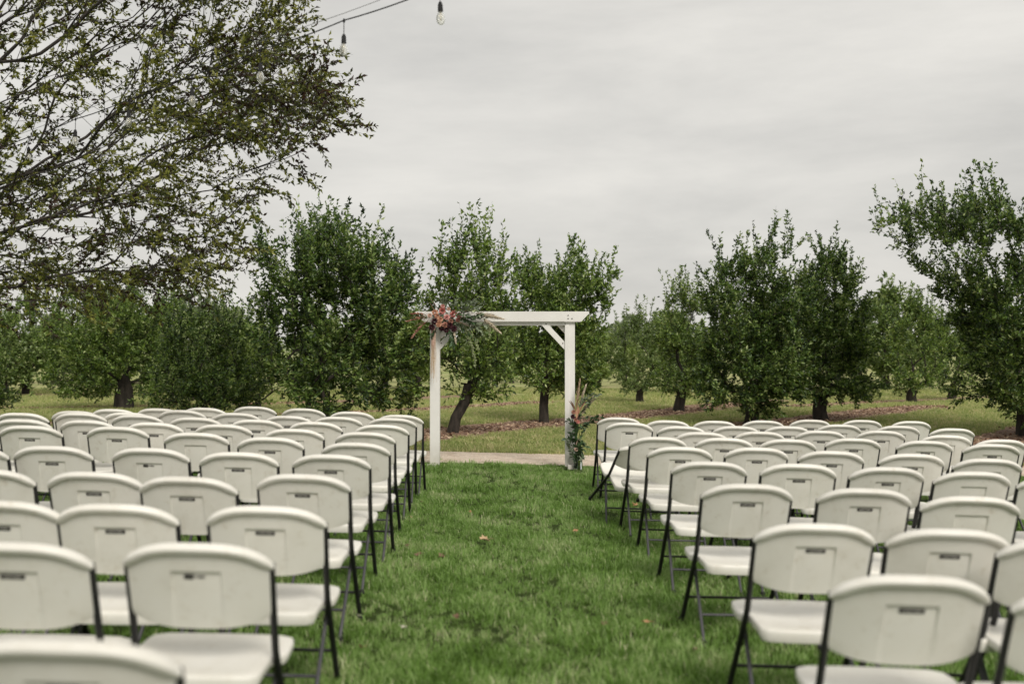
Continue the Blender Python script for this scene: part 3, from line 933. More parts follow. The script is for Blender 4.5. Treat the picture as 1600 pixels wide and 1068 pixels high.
# ------------------------------------------------------------------ the big spring tree overhanging from the left
def big_tree():
    global NLEAF
    rg = np.random.default_rng(23)
    bx, by = -8.2, 10.8
    bz = g(bx, by)
    edge_v = [-700, -200, 0, 60, 120, 150, 165, 200, 250, 290, 340, 380, 420, 455, 480]
    edge_u = [300, 420, 475, 490, 500, 535, 558, 530, 465, 408, 380, 400, 385, 330, 180]
    T = []
    while len(T) < 820:
        v = rg.uniform(-620, 480)
        if v < -250 and rg.uniform() < .45: continue
        um = np.interp(v, edge_v, edge_u)
        u = um - abs(rg.normal(0, 1)) ** 1.0 * 300 if rg.uniform() < .55 else rg.uniform(-1000, um)
        if u < -1000: continue
        if v > 400 and u > 60 and rg.uniform() < .35: continue
        um2 = um + 16 * math.sin(v * .11) - 16
        if math.sin(u * .021 + v * .013) * math.sin(v * .027 - u * .009) > .45 and rg.uniform() < .6: continue
        if u > um2: continue
        d = rg.uniform(8.9, 13.0)
        if rg.uniform() < .25: d = rg.uniform(12, 14.5)
        p = at(u, v, d)
        if p.z > 10.5 or p.x < -16: continue
        T.append((p.x - bx, p.y - by, p.z - bz))
    T = np.array(T)
    trunk = [(0, 0, -.1), (0.02, 0, .6), (.08, 0, 1.3), (.15, 0, 1.9)]
    pos, rad_, chains, par = grow(trunk, T, .8, .3, rg, r_tip=.0038, gamma=2.3, bend=.42)
    s0 = .24 / rad_[0]
    rr_ = np.maximum(rad_ * (.95 + (s0 - .95) * (rad_ / rad_[0]) ** 1.6), .0042)
    mb = MB()
    for ch in chains:
        pr = [rr_[i] for i in ch]
        if ch[0] != 0: pr[0] = min(pr[0], pr[1] * 1.25)
        mb.tube([pos[i] for i in ch], pr, 10 if pr[0] > .05 else (6 if pr[0] > .015 else 4), cap=False)
    idx = [ch[-1] for ch in chains[1:]] + [ch[len(ch) // 2] for ch in chains[1:]] + [ch[(3 * len(ch)) // 4] for ch in chains[1:] if len(ch) > 4]
    tp = pos[idx]; td = np.array([unit(pos[i] - pos[par[i]]) for i in idx])
    P, D, SZ, TI = [], [], [], []
    cfg = dict(ntw=(2, 3), shoot=0.0, shl=(.3, .6), twl=(.22, .62), up=.02, curl=-.03, twr=.0032, dens=66, along=.8, ldrop=-.12, spr=.006,
               leaf=.060, tint=.5, asp=.42, hf=lambda t: 0.0)
    twigs_leaves(tp, td, np.array([0, 0, 3.0]), rg, mb, cfg, P, D, SZ, TI)
    # long thin bare whips arching out and down
    for _ in range(300):
        i = rg.integers(0, len(tp))
        p = tp[i].copy(); d = unit(td[i] + rg.normal(0, .35, 3) + np.array([.3, 0, .1]))
        pts_ = [p]
        for k in range(7):
            d = unit(d + np.array([0, 0, -.13]) + rg.normal(0, .05, 3)); pts_.append(pts_[-1] + d * rg.uniform(.12, .22))
        # keep whips inside the crown outline
        q = pts_[-1] + np.array([bx, by, bz])
        vq = 560 - (q[2] - CAM_H) / q[1] * FPX; uq = 800 + q[0] / q[1] * FPX
        if uq > np.interp(vq, edge_v, edge_u) or vq > 500: continue
        mb.tube(pts_, [.004 * (1 - .1 * k) for k in range(8)], 3, cap=False)
    P = np.concatenate(P); D = np.concatenate(D); SZ = np.concatenate(SZ); TI = np.concatenate(TI)
    # tint drifts over the crown: bronze inside and low, fresher green in places
    drift = .16 * np.sin(P[:, 0] * 1.7 + 1) * np.sin(P[:, 2] * 2.1) + .10 * np.sin(P[:, 1] * 2.3 + P[:, 0])
    TI = np.clip(TI + drift, 0, 1)
    NLEAF += len(P)
    root = empty('spring_tree', (bx, by, bz))
    tag(root, 'large tree with sparse olive and bronze spring leaves overhanging the upper left', 'tree')
    mb.build('trunk', M['bark_grey'], root, smooth=True)
    link(bpy.data.objects.new('crown', leaves_mesh('crown', P, D, SZ, M['leaf_big'], TI, .42, rg=rg)), root)
big_tree()
print('leaves', NLEAF)

# ------------------------------------------------------------------ folding chairs
HW = 0.2325       # half width over the frame
def lean(z_):
    """y of the frame at height z (0 at the top rail)"""
    if z_ >= 0.45: return 0.02 + (0.82 - z_) * 0.36
    return 0.02 + 0.1332 + (0.45 - z_) * 0.70

def backrest_mesh():
    mb = MB()
    us = sorted(set([round(q, 4) for q in list(np.linspace(-1, 1, 21))] + [-.345, -.325, .325, .345]))
    zt, zb = 0.828, 0.545
    vs_ = [0, .04, .1, .2, .32, .45, .58, .685, .705, .74, .80, .88, .95, 1.0]
    def outline(u, v):
        top = zt - 0.052 * abs(u) ** 3.2 - .006 * u * u
        bot = zb + 0.035 * abs(u) ** 3.0
        z_ = bot + (top - bot) * v
        hw = 0.2215 + 0.004 * v
        c = 1 - 0.05 * (1 - min(1, v / .18)) ** 2
        return u * hw * c, z_
    def rear(u, v):
        x_, z_ = outline(u, v)
        y_ = lean(z_) - 0.010 - 0.040 * (1 - u * u)
        if abs(u) <= .33 and v < .69:
            y_ += 0.002 + 0.0075 * (v / .69) ** 2.5
        return (x_, y_, z_)
    def front(u, v):
        x_, z_ = outline(u, v)
        return (x_, lean(z_) + 0.010 - 0.036 * (1 - u * u), z_)
    nu, nv = len(us), len(vs_)
    Vr = [rear(u, v) for v in vs_ for u in us]
    Vf = [front(u, v) for v in vs_ for u in us]
    off = len(Vr)
    F_ = []
    for j in range(nv - 1):
        for i in range(nu - 1):
            a_ = j * nu + i
            F_.append((a_, a_ + 1, a_ + nu + 1, a_ + nu))
            F_.append((off + a_, off + a_ + nu, off + a_ + nu + 1, off + a_ + 1))
    for i in range(nu - 1):
        F_.append((i, off + i, off + i + 1, i + 1))
        t_ = (nv - 1) * nu + i
        F_.append((t_, t_ + 1, off + t_ + 1, off + t_))
    for j in range(nv - 1):
        a_ = j * nu
        F_.append((a_, a_ + nu, off + a_ + nu, off + a_))
        a_ = j * nu + nu - 1
        F_.append((a_, off + a_, off + a_ + nu, a_ + nu))
    mb.add(Vr + Vf, F_)
    # rolled rim over the top and round the shoulders
    path = []
    for k in range(29):
        u = -1 + 2 * k / 28
        x_ = u * 0.2255
        zz_ = 0.820 - 0.060 * abs(u) ** 3.4 - 0.006 * u * u
        yy_ = lean(zz_) - 0.004 - 0.040 * (1 - u * u)
        path.append((x_, yy_, zz_))
    n_ = len(path); sides = 10
    b_ = len(mb.v)
    for i, (x_, y_, z_) in enumerate(path):
        e = min(i, n_ - 1 - i)
        s_ = [0.55, .86, 1.0][min(e, 2)]
        t = Vector(path[min(i + 1, n_ - 1)]) - Vector(path[max(i - 1, 0)]); t.normalize()
        up = Vector((0, 0, 1)) - t * t.z; up.normalize()
        bk = t.cross(up)
        for k in range(sides):
            an = 2 * math.pi * k / sides
            q = Vector((x_, y_, z_)) + up * (0.0195 * s_ * math.sin(an)) + bk * (0.0225 * s_ * math.cos(an))
            mb.v.append((q.x, q.y, q.z))
    for i in range(n_ - 1):
        for k in range(sides):
            k2 = (k + 1) % sides
            mb.f.append((b_ + i * sides + k, b_ + i * sides + k2, b_ + (i + 1) * sides + k2, b_ + (i + 1) * sides + k)); mb.mi.append(0)
    mb.f.append(tuple(b_ + k for k in range(sides))[::-1]); mb.mi.append(0)
    mb.f.append(tuple(b_ + (n_ - 1) * sides + k for k in range(sides))); mb.mi.append(0)
    return mb.mesh('backrest', M['plastic'], True, 38)

def seat_mesh():
    half = [(0, -.008), (.10, -.007), (.17, .0), (.196, .02), (.202, .07), (.205, .13), (.206, .175), (.214, .19), (.236, .198), (.247, .215), (.249, .26), (.247, .33), (.238, .372), (.20, .392), (.10, .398), (0, .40)]
    ring = half + [(-x_, y_) for x_, y_ in half[::-1][1:-1]]
    cy = .205
    def zs(y_): return .414 + .065 * y_
    layers = [(.93, -.020, 0), (.985, -.030, 1), (1.0, -.018, 0), (1.0, -.006, 0), (.988, 0.0, 0), (.96, .003, 0), (.80, .0005, 0), (.4, -.004, 0)]
    mb = MB()
    n_ = len(ring)
    for s_, dz, lip in layers:
        for (x_, y_) in ring:
            yy = cy + (y_ - cy) * s_
            z_ = zs(yy) + dz
            if dz < -.005 and y_ < .05: z_ -= .016 if dz < -.01 else 0.004
            mb.v.append((x_ * s_, yy, z_))
    for L in range(len(layers) - 1):
        for i in range(n_):
            j = (i + 1) % n_
            mb.f.append((L * n_ + i, L * n_ + j, (L + 1) * n_ + j, (L + 1) * n_ + i)); mb.mi.append(0)
    t = (len(layers) - 1) * n_
    mb.f.append(tuple(t + i for i in range(n_))); mb.mi.append(0)
    mb.f.append(tuple(range(n_))[::-1]); mb.mi.append(0)
    return mb.mesh('seat', M['plastic'], True, 50)

def front_leg_mesh(s):
    mb = MB()
    pts_ = [(s * .222, lean(z_) - .0, z_) for z_ in (.765, .74, .68, .58, .50, .46, .43, .38, .25, .12, .025)]
    pts_ = [(x_ + s * (0.0 if z_ > .45 else .006 * (.45 - z_) / .45), y_, z_) for x_, y_, z_ in pts_]
    mb.tube(pts_, .0125, 8, flat=1.0)
    return mb.mesh('front_leg', M['tube'], True, 60)
REARTOP, REARBOT = (.200, .335, .405), (.206, .0, .022)
def rear_leg_mesh(s):
    mb = MB()
    a_, b_ = Vector(REARTOP), Vector(REARBOT)
    mb.tube([(s * q.x, q.y, q.z) for q in [a_ + (b_ - a_) * t for t in (0, .3, .6, 1)]], .0105, 8, flat=.85)
    return mb.mesh('rear_leg', M['tube_grey'], True, 60)
def foot_mesh(x_, y_):
    mb = MB()
    mb.lathe([(.0, 0), (.0145, 0), (.016, .006), (.015, .022), (.0135, .030), (.0, .031)], (x_, y_, 0), 10)
    return mb.mesh('foot_cap', M['rubber'], True, 50)
def bar_mesh(y_, z_, hw, m, r=.0075):
    mb = MB(); mb.tube([(-hw, y_, z_), (0, y_, z_), (hw, y_, z_)], r, 6)
    return mb.mesh('crossbar', m, True, 60)

def text_mesh(txt, size):
    cu = bpy.data.curves.new('logo_text', 'FONT')
    cu.body = txt; cu.size = size; cu.extrude = 0.0; cu.align_x = 'CENTER'; cu.align_y = 'CENTER'
    cu.resolution_u = 1; cu.offset = size * .015
    ob = bpy.data.objects.new('t', cu); C.objects.link(ob)
    dg = bpy.context.evaluated_depsgraph_get()
    me = bpy.data.meshes.new_from_object(ob.evaluated_get(dg))
    bpy.data.objects.remove(ob)
    vs_ = [v.co.copy() for v in me.vertices]; fs_ = [tuple(p.vertices) for p in me.polygons]
    return vs_, fs_

def logo_mesh(worn=False):
    mb = MB()
    w2, h2 = .037, .0085
    zc = .725
    th = math.atan(.36)
    def P_(x_, y_, lift):        # label plane follows the leaning panel
        z_ = zc + y_
        return (x_, lean(z_) - .010 - .040 * (1 - (x_ / .222) ** 2) + .0035 + .0045 - lift, z_)
    # dark rounded plate
    ring = []
    for cx_, cy_, a0 in ((w2 - .004, h2 - .004, 0), (-w2 + .004, h2 - .004, 90), (-w2 + .004, -h2 + .004, 180), (w2 - .004, -h2 + .004, 270)):
        for k in range(4):
            a = rad(a0 + k * 30); ring.append((cx_ + .004 * math.cos(a), cy_ + .004 * math.sin(a)))
    if worn: ring = [(x_ if x_ < -.012 else -.012 + (x_ + .012) * .05, y_) for x_, y_ in ring]
    top = [P_(x_, y_, .0022) for x_, y_ in ring]; bot = [P_(x_, y_, -.001) for x_, y_ in ring]
    n_ = len(ring)
    mb.add(top + bot, [tuple(range(n_))] + [(i, n_ + i, n_ + (i + 1) % n_, (i + 1) % n_) for i in range(n_)], 0)
    vs_, fs_ = text_mesh('LIFETIME', .0145)
    if worn: 
        mb.add([P_(v.x, v.y, .0030) for v in vs_], fs_, 0)
    else:
        mb.add([P_(v.x, v.y, .0030) for v in vs_], fs_, 1)
    return mb.mesh('logo_label', [M['logo_dark'], M['logo_pale']])

CM = dict(back=backrest_mesh(), seat=seat_mesh(), fl=[front_leg_mesh(-1), front_leg_mesh(1)], rl=[rear_leg_mesh(-1), rear_leg_mesh(1)],
          logo=logo_mesh(), worn=logo_mesh(True),
          bf=bar_mesh(lean(.17), .17, .222, M['tube']), br=bar_mesh(.335 * (.13 / .40) + .0, .135, .203, M['tube_grey']), bs=bar_mesh(lean(.585) + .014, .585, .222, M['tube']))
ffoot = [foot_mesh(s * .228, lean(.0) - .008) for s in (-1, 1)]
rfoot = [foot_mesh(s * .206, -.006) for s in (-1, 1)]

def chair_proto():
    t = empty('folding_chair')
    b_ = link(bpy.data.objects.new('backrest', CM['back']), t)
    link(bpy.data.objects.new('logo_label', CM['logo']), b_)
    link(bpy.data.objects.new('seat', CM['seat']), t)
    for k in (0, 1):
        f_ = link(bpy.data.objects.new('front_leg', CM['fl'][k]), t)
        link(bpy.data.objects.new('foot_cap', ffoot[k]), f_)
        r_ = link(bpy.data.objects.new('rear_leg', CM['rl'][k]), t)
        link(bpy.data.objects.new('foot_cap', rfoot[k]), r_)
    for q in ('bf', 'br', 'bs'):
        link(bpy.data.objects.new('crossbar', CM[q]), t)
    return t
proto = chair_proto()
proto_used = False
ORD = ['', 'first', 'second', 'third', 'fourth', 'fifth', 'sixth', 'seventh', 'eighth', 'ninth', 'tenth']
# measured in the photograph: (left edge, right edge, top of the rim) from the aisle outwards; row 1 is nearest the arch
LEFT = {
 1: [(594, 658, 648), (518, 583, 643), (442, 508, 638), (366, 432, 635), (289, 353, 637), (218, 282, 638), (148, 212, 639)],
 2: [(577, 650, 653), (493, 565, 651), (416, 488, 649.5), (335, 406, 645), (250, 322, 640.6), (165, 240, 644.5), (84, 158, 642)],
 3: [(556, 639, 663.5), (453, 535, 659), (362, 442, 655.5), (268, 346, 652), (177, 256, 648), (88, 167, 645), (-4, 76, 645)],
 4: [(525, 618, 675), (415, 507, 670), (305, 396, 663), (199, 287, 660), (95, 183, 656.5), (-8, 83, 655)],
 5: [(504, 610, 691.5), (371, 477, 683), (257, 360, 676), (134, 237, 666.5), (-1, 101, 665)],
 6: [(458, 580, 710), (314, 436, 706.6), (177, 297, 700), (26, 145, 697), (-108, 13, 696)],
 7: [(403, 548, 741), (223, 369, 745), (80, 223, 737.5), (-92, 52, 733)],
 8: [(329, 508, 791), (100, 272, 788), (-80, 96, 783)],
 9: [(195, 430, 849), (-88, 145, 848)],
 10: [(-70, 292, 1001)],
}
RIGHT = {
 1: [(933, 1002, 652), (1009.6, 1077, 656.6), (1084, 1150, 657.3), (1160, 1225, 656.8), (1233, 1299, 655.5), (1313.6, 1379, 656), (1390, 1456, 657.7)],
 2: [(946, 1021, 660), (1029, 1101, 665.6), (1115, 1185, 665.4), (1194, 1265, 665.6), (1276, 1346, 663), (1366, 1438.5, 665), (1450.5, 1524, 669)],
 3: [None, (1057, 1136, 674.8), (1147.6, 1226.5, 674), (1242, 1322, 672.6), (1334, 1417.6, 672.6), (1435, 1518.5, 679.6), (1522, 1603, 686.4)],
 4: [(982, 1075, 682.5), (1086, 1177, 684), (1186, 1276, 686), (1287, 1378, 684.6), (1399, 1489, 688.4), (1503, 1593, 693.4)],
 5: [(1010, 1115, 698), (1130, 1234, 699), (1245, 1351, 704.4), (1371.6, 1476, 708.8), (1489.5, 1594, 716.4)],
 6: [(1047, 1169.5, 721), (1187, 1307, 724.5), (1325.6, 1445, 729.6), (1459, 1578, 736.6), (1590, 1712, 744)],
 7: [(1096, 1239, 756), (1276, 1422, 763), (1440.7, 1588, 775.6)],
 8: [(1181.6, 1363, 818), (1391, 1569, 826.5), (1567, 1748, 843)],
 9: [(1301.6, 1539, 899), (1588, 1830, 921)],
}
NOLOGO = {('L', 5, 3), ('R', 6, 4), ('L', 5, 1), ('R', 7, 3), ('L', 3, 5), ('R', 1, 7), ('R', 2, 7)}
rc = random.Random(3)
cres = []
def place_chair(side, row, col, uc, vt, wpx=None, tilt=None, label=None):
    global proto_used
    r = ray(uc, vt)
    TOPZ = .8405
    t_ = (TOPZ - CAM_H) / (r.z + 0.028 * r.x)
    for _ in range(4):
        x_, y_ = r.x * t_, t_
        t_ = (g(x_, y_) + TOPZ - CAM_H) / r.z
    x_, y_ = r.x * t_, t_
    if wpx: cres.append((side, row, col, round(wpx), round(.465 * FPX / y_)))
    base = proto
    c = proto
    if proto_used:
        c = proto.copy(); C.objects.link(c)
        for ch in list(proto.children):
            q = ch.copy(); C.objects.link(q); q.parent = c
            for g2 in ch.children:
                if g2.name.startswith('logo') :
                    if (side, row, col) in NOLOGO: continue
                    l = g2.copy(); l.data = CM['worn'] if (side, row, col) in (('L', 9, 1), ('L', 6, 3)) else CM['logo']
                    C.objects.link(l); l.parent = q
                else:
                    l = g2.copy(); C.objects.link(l); l.parent = q
    proto_used = True
    yaw = rad(rc.uniform(-2.6, 2.6) + (1.0 if side == 'L' else -1.0))
    roll = math.atan(0.028 / (math.cosh(x_ / 11) ** 2))
    x_ = r.x * (y_ + .063); yb = y_ + .024
    c.location = (x_ - math.sin(roll) * .84, yb, g(x_, yb) + .004)
    c.scale = (1.035, 1, 1)
    c.rotation_euler = Euler((tilt or 0, roll, yaw), 'XYZ')
    blk = 'left' if side == 'L' else 'right'
    seat = 'on the aisle' if col == 1 else f'{ORD[col]} seat from the aisle'
    lg = 'white folding chair without logo' if (side, row, col) in NOLOGO else ('white folding chair with worn logo' if (side, row, col) in (('L', 9, 1), ('L', 6, 3)) else 'white folding chair')
    if 'logo' in lg and col != 1: seat = f'{ORD[col]} from aisle'
    tag(c, label or f'{lg}, {blk} block, {ORD[row]} row from the arch, {seat}', 'chair', None)
    c['group'] = f'white folding chairs facing the arch'
    return c
for side, rows_ in (('L', LEFT), ('R', RIGHT)):
    for row, lst in rows_.items():
        for i, q in enumerate(lst):
            if q is None: continue
            place_chair(side, row, i + 1, (q[0] + q[1]) / 2, q[2], q[1] - q[0])
# the aisle chair of the right third row has slumped backwards
c = place_chair('R', 3, 1, 1012, 676, None, None, 'tipped back white folding chair sagging against its neighbour, right block, third row on the aisle')
c.location.y += .25; c.location.x -= .12
c.location.z -= .03
c.rotation_euler = Euler((rad(24), rad(4), rad(14)), 'XYZ')
print('chair widths photo/model:', [q for q in cres if abs(q[3] - q[4]) > 5])

# ------------------------------------------------------------------ wedding arch
DA = 13.3
def A_(u, v, dd=0.0):
    return at(u, v, DA + dd)
ax, az = A_(785, 730).x, g(-.13, DA)
arch = empty('wedding_arch', (ax, DA, az))
tag(arch, 'white painted timber wedding arch at the end of the grass aisle', 'arch')
def board(name, u0, v0, u1, v1, y0, depth, bevel=.005):
    a_, b_ = A_(u0, v0), A_(u1, v1)
    mb = MB(); cx_, cz_ = (a_.x + b_.x) / 2 - ax, (a_.z + b_.z) / 2 - az
    mb.box((cx_, y0, cz_), (abs(b_.x - a_.x), depth, abs(b_.z - a_.z)), bevel=bevel)
    return mb.build(name, M['timber'], arch)
board('post', 672.5, 503, 687.3, 729, 0.0, .13)
board('post', 883.0, 503, 898, 728, 0.0, .13)
board('post_facing', 882.0, 508, 888.5, 727.6, -.074, .012)
# header beam with raked ends
def beam(name, u0, u1, v0, v1, cut, y0, depth):
    a_, b_ = A_(u0, v0), A_(u1, v1)
    x0, x1, zt_, zb_ = a_.x - ax, b_.x - ax, a_.z - az, b_.z - az
    c_ = cut * DA / FPX
    mb = MB()
    pr = [(x0, zt_), (x1, zt_), (x1, zt_ - .025), (x1 - c_, zb_), (x0 + c_, zb_), (x0, zt_ - .025)]
    n_ = len(pr)
    vs_ = [(x_, y0 - depth / 2, z_) for x_, z_ in pr] + [(x_, y0 + depth / 2, z_) for x_, z_ in pr]
    fs_ = [tuple(range(n_))[::-1], tuple(range(n_, 2 * n_))] + [(i, (i + 1) % n_, n_ + (i + 1) % n_, n_ + i) for i in range(n_)]
    mb.add(vs_, fs_)
    return mb.build(name, M['timber'], arch)
beam('header_beam', 650.5, 919.5, 487, 502.5, 12, -.089, .045)
beam('header_beam', 650.5, 919.5, 487, 502.5, 12, .092, .045)
board('cross_rail', 688.0, 502, 882.4, 508.5, -.01, .09)
board('foot_block', 668.5, 723, 683, 732.5, -.115, .095, .015)
board('foot_block', 886, 724, 901, 731.5, -.115, .095, .015)
def brace(u0, v0, u1, v1, wpx, y0, depth):
    a_, b_ = A_(u0, v0), A_(u1, v1)
    d_ = Vector((b_.x - a_.x, 0, b_.z - a_.z)); L = d_.length; ang = math.atan2(d_.z, d_.x)
    mb = MB()
    mb.box((((a_.x + b_.x) / 2) - ax, y0, (a_.z + b_.z) / 2 - az), (L, depth, wpx * DA / FPX), rot=Matrix.Rotation(-ang, 3, 'Y'), bevel=.004)
    mb.build('brace', M['timber'], arch)
brace(849, 505, 884.5, 543, 8.5, -.045, .035)
brace(873, 506, 886, 520, 6.5, .02, .03)
brace(721, 505, 685.5, 543, 8.5, -.045, .035)
brace(705, 503, 685, 524, 14, .0, .03)

bolt = MB(); bolt.lathe([(0, .006), (.007, .005), (.009, .0), (.009, -.004), (0, -.004)], (0, 0, 0), 8)
M['bolt'] = simple('dull_bolt', (.12, .11, .10), (.2, .18, .16), 40, .5, 0, metallic=.6)
bme = bolt.mesh('bolt', M['bolt'])
for (u, v) in [(677, 493), (683, 498), (887, 493), (893, 498), (887, 498), (853, 506), (879, 536), (717, 506), (690, 536)]:
    b_ = link(bpy.data.objects.new('bolt', bme), arch); p = A_(u, v)
    b_.location = (p.x - ax, -.1135 if v < 500 else -.0645, p.z - az); b_.rotation_euler = (rad(90), 0, 0)

# ------------------------------------------------------------------ flowers
def fmat(name, a, b_, rough=.6): return simple(name, a, b_, 30, rough, 0)
FM = {
 'orange': fmat('orange_petal', (0.50, 0.24, 0.15), (0.68, 0.40, 0.27)),
 'coral': fmat('coral_petal', (0.52, 0.17, 0.15), (0.68, 0.30, 0.25)),
 'pink': fmat('pink_petal', (0.60, 0.28, 0.25), (0.74, 0.42, 0.37)),
 'rust': fmat('rust_petal', (0.32, 0.14, 0.10), (0.50, 0.26, 0.19)),
 'wine': fmat('burgundy_petal', (0.028, 0.007, 0.012), (0.07, 0.015, 0.022)),
 'blush': fmat('blush_dried_leaf', (0.52, 0.33, 0.25), (0.68, 0.48, 0.38)),
 'cream': fmat('cream_plume', (0.50, 0.42, 0.31), (0.66, 0.58, 0.45), .9),
 'straw': fmat('straw_fibre', (0.38, 0.26, 0.16), (0.54, 0.42, 0.29), .9),
 'green': fmat('arrangement_leaf', (0.03, 0.065, 0.022), (0.07, 0.13, 0.05), .45),
 'sage': fmat('sage_leaf', (0.13, 0.17, 0.10), (0.24, 0.28, 0.18), .6),
 'fern': fmat('pale_green_amaranth', (0.22, 0.26, 0.12), (0.36, 0.40, 0.22), .8),
}
fr = random.Random(9)
def rose(R):
    mb = MB()
    for ring, (rr, n_, tilt_, h_) in enumerate([(.25, 4, 82, .62), (.5, 5, 66, .66), (.8, 6, 44, .62), (1.0, 7, 22, .52)]):
        for k in range(n_):
            a_ = 6.283 * (k + .37 * ring) / n_
            ca, sa = math.cos(a_), math.sin(a_)
            t_ = rad(tilt_)
            wd = R * rr * 3.1 / n_ + R * .12
            base = Vector((ca * R * rr * .3, sa * R * rr * .3, -R * .12 * ring))
            outd = Vector((ca * math.cos(t_), sa * math.cos(t_), math.sin(t_)))
            sd = Vector((-sa, ca, 0))
            p1 = base + outd * R * h_ * .55; p2 = base + outd * R * h_ + Vector((ca, sa, 0)) * R * .10
            mb.add([base - sd * wd * .3, base + sd * wd * .3, p1 + sd * wd * .62, p2 + sd * wd * .34, p2 - sd * wd * .34, p1 - sd * wd * .62], [(0, 1, 2, 5), (5, 2, 3, 4)])
    return mb
def leafblade(L, W, curl=.15, seg=4):
    mb = MB(); pv = []
    for i in range(seg + 1):
        t = i / seg
        w_ = W * math.sin(math.pi * min(1, t * .92 + .06)) ** .8 / 2
        z_ = -curl * L * t * t
        pv += [(-w_, L * t, z_ + w_ * .3), (0, L * t, z_), (w_, L * t, z_ + w_ * .3)]
    fs_ = []
    for i in range(seg):
        b_ = i * 3
        fs_ += [(b_, b_ + 1, b_ + 4, b_ + 3), (b_ + 1, b_ + 2, b_ + 5, b_ + 4)]
    mb.add(pv, fs_); return mb
def spray(n_, L, ll, lw, spread=.6):
    mb = MB()
    pts_ = [(0, 0, 0)]
    d = Vector((0, 1, 0))
    for i in range(5):
        d = (d + Vector((fr.uniform(-.15, .15), 0, fr.uniform(-.15, .12)))).normalized()
        q = Vector(pts_[-1]) + d * L / 5; pts_.append(tuple(q))
    mb.tube(pts_, [.004 - .0005 * i for i in range(6)], 4)
    for k in range(n_):
        s_ = (k + .5) / n_ * 5; i = min(int(s_), 4); p = Vector(pts_[i]).lerp(Vector(pts_[i + 1]), s_ - i)
        lb = leafblade(ll * fr.uniform(.7, 1.2), lw, .2, 2)
        R_ = Euler((fr.uniform(-.8, .8), fr.uniform(-1, 1), (1 if k % 2 else -1) * fr.uniform(.5, 1.2))).to_matrix()
        mb.add([p + R_ @ Vector(v) for v in lb.v], lb.f)
    return mb
def plume(L, W, n_=90, droop=.15):
    """a feathery plume of fine strands along +Y"""
    mb = MB()
    mb.tube([(0, 0, 0), (0, L * .5, -droop * L * .25), (0, L, -droop * L)], [.003, .002, .001], 4)
    for k in range(n_):
        t = fr.uniform(.15, 1); p = Vector((0, L * t, -droop * L * t * t))
        w_ = W * math.sin(math.pi * min(1, .15 + t * .85)) + .01
        a_ = fr.uniform(0, 6.283)
        q = p + Vector((math.cos(a_) * w_ * fr.uniform(.4, 1), L * fr.uniform(.08, .2), math.sin(a_) * w_ * fr.uniform(.4, 1)))
        s_ = Vector((-math.sin(a_), 0, math.cos(a_))) * .006
        mb.add([p - s_, p + s_, (p + q) / 2 + s_ * 1.2, q, (p + q) / 2 - s_ * 1.2], [(0, 1, 2, 3, 4)])
    return mb
def put(mb, name, m, parent, loc, rot, group=None):
    o = mb.build(name, m, parent, smooth=False)
    o.location = loc; o.rotation_euler = rot
    return o
def dirrot(dx, dy, dz):
    return Vector((dx, dy, dz)).normalized().to_track_quat('Y', 'Z').to_euler()

fx0 = A_(700, 503)
fl = empty('floral_arrangement', (fx0.x, DA - .16, fx0.z))
tag(fl, 'orange, coral and burgundy flower arrangement tied on the left corner of the arch', 'flowers')
K = DA / FPX
def fp(u, v, dy=0.0):
    return ((u - 700) * K, dy, -(v - 503) * K)
# woven core that carries the stems, fixed on the beam
mb = MB()
for k in range(70):
    lb = leafblade(fr.uniform(.06, .12), .03, .3, 2)
    R_ = Euler((fr.uniform(0, 6), fr.uniform(0, 6), fr.uniform(0, 6))).to_matrix()
    p = Vector((fr.gauss(0, .12), fr.uniform(-.02, .06), fr.gauss(0, .06)))
    mb.add([p + R_ @ Vector(v) for v in lb.v], lb.f)
mb.build('foliage_core', FM['green'], fl)['kind'] = 'stuff'
for (u, v, m_, R_) in [(682, 489, 'orange', .05), (693, 487, 'coral', .056), (710, 491, 'coral', .062), (700, 496, 'pink', .05), (685, 495, 'orange', .04), (688, 507, 'orange', .05),
                       (698, 508, 'rust', .05), (706, 503, 'rust', .04), (690, 500, 'orange', .045), (681, 503, 'wine', .05), (704, 509, 'wine', .055), (677, 512, 'wine', .05), (711, 514, 'wine', .05),
                       (717, 500, 'coral', .04), (699, 516, 'wine', .045), (692, 513, 'wine', .05), (674, 494, 'blush', .035), (719, 493, 'pink', .04), (703, 484, 'blush', .03), (694, 480, 'pink', .035)]:
    put(rose(R_), 'flower', FM[m_], fl, fp(u, v, -.07 - fr.uniform(0, .05)), dirrot(0, 0, 1).to_matrix().to_euler() if 0 else Euler((rad(75 + fr.uniform(-25, 25)), fr.uniform(-.4, .4), fr.uniform(-.5, .5))))
for (u, v, dx, dz, L, W, m_) in [(681, 488, -.45, .95, .15, .04, 'blush'), (676, 498, -1, -.05, .20, .035, 'blush'), (672, 500, -1, -.35, .16, .03, 'blush'), (712, 497, 1, -.12, .20, .035, 'blush'), (716, 494, 1, .12, .20, .03, 'straw'),
                                 (712, 500, .9, -.4, .15, .03, 'blush'), (665, 496, -1, .4, .1, .03, 'blush')]:
    put(leafblade(L, W, .08, 5), 'dried_palm_spear', FM[m_], fl, fp(u, v, -.08), dirrot(dx, -.15, dz))
for (u, v, dx, dz, L, m_) in [(676, 496, -1, .0, .3, 'rust'), (672, 500, -1, -.75, .30, 'rust'), (668, 493, -1, .25, .2, 'rust')]:
    put(plume(L, .03, 60, .2), 'rust_grass_plume', FM[m_], fl, fp(u, v, -.04), dirrot(dx, -.1, dz))
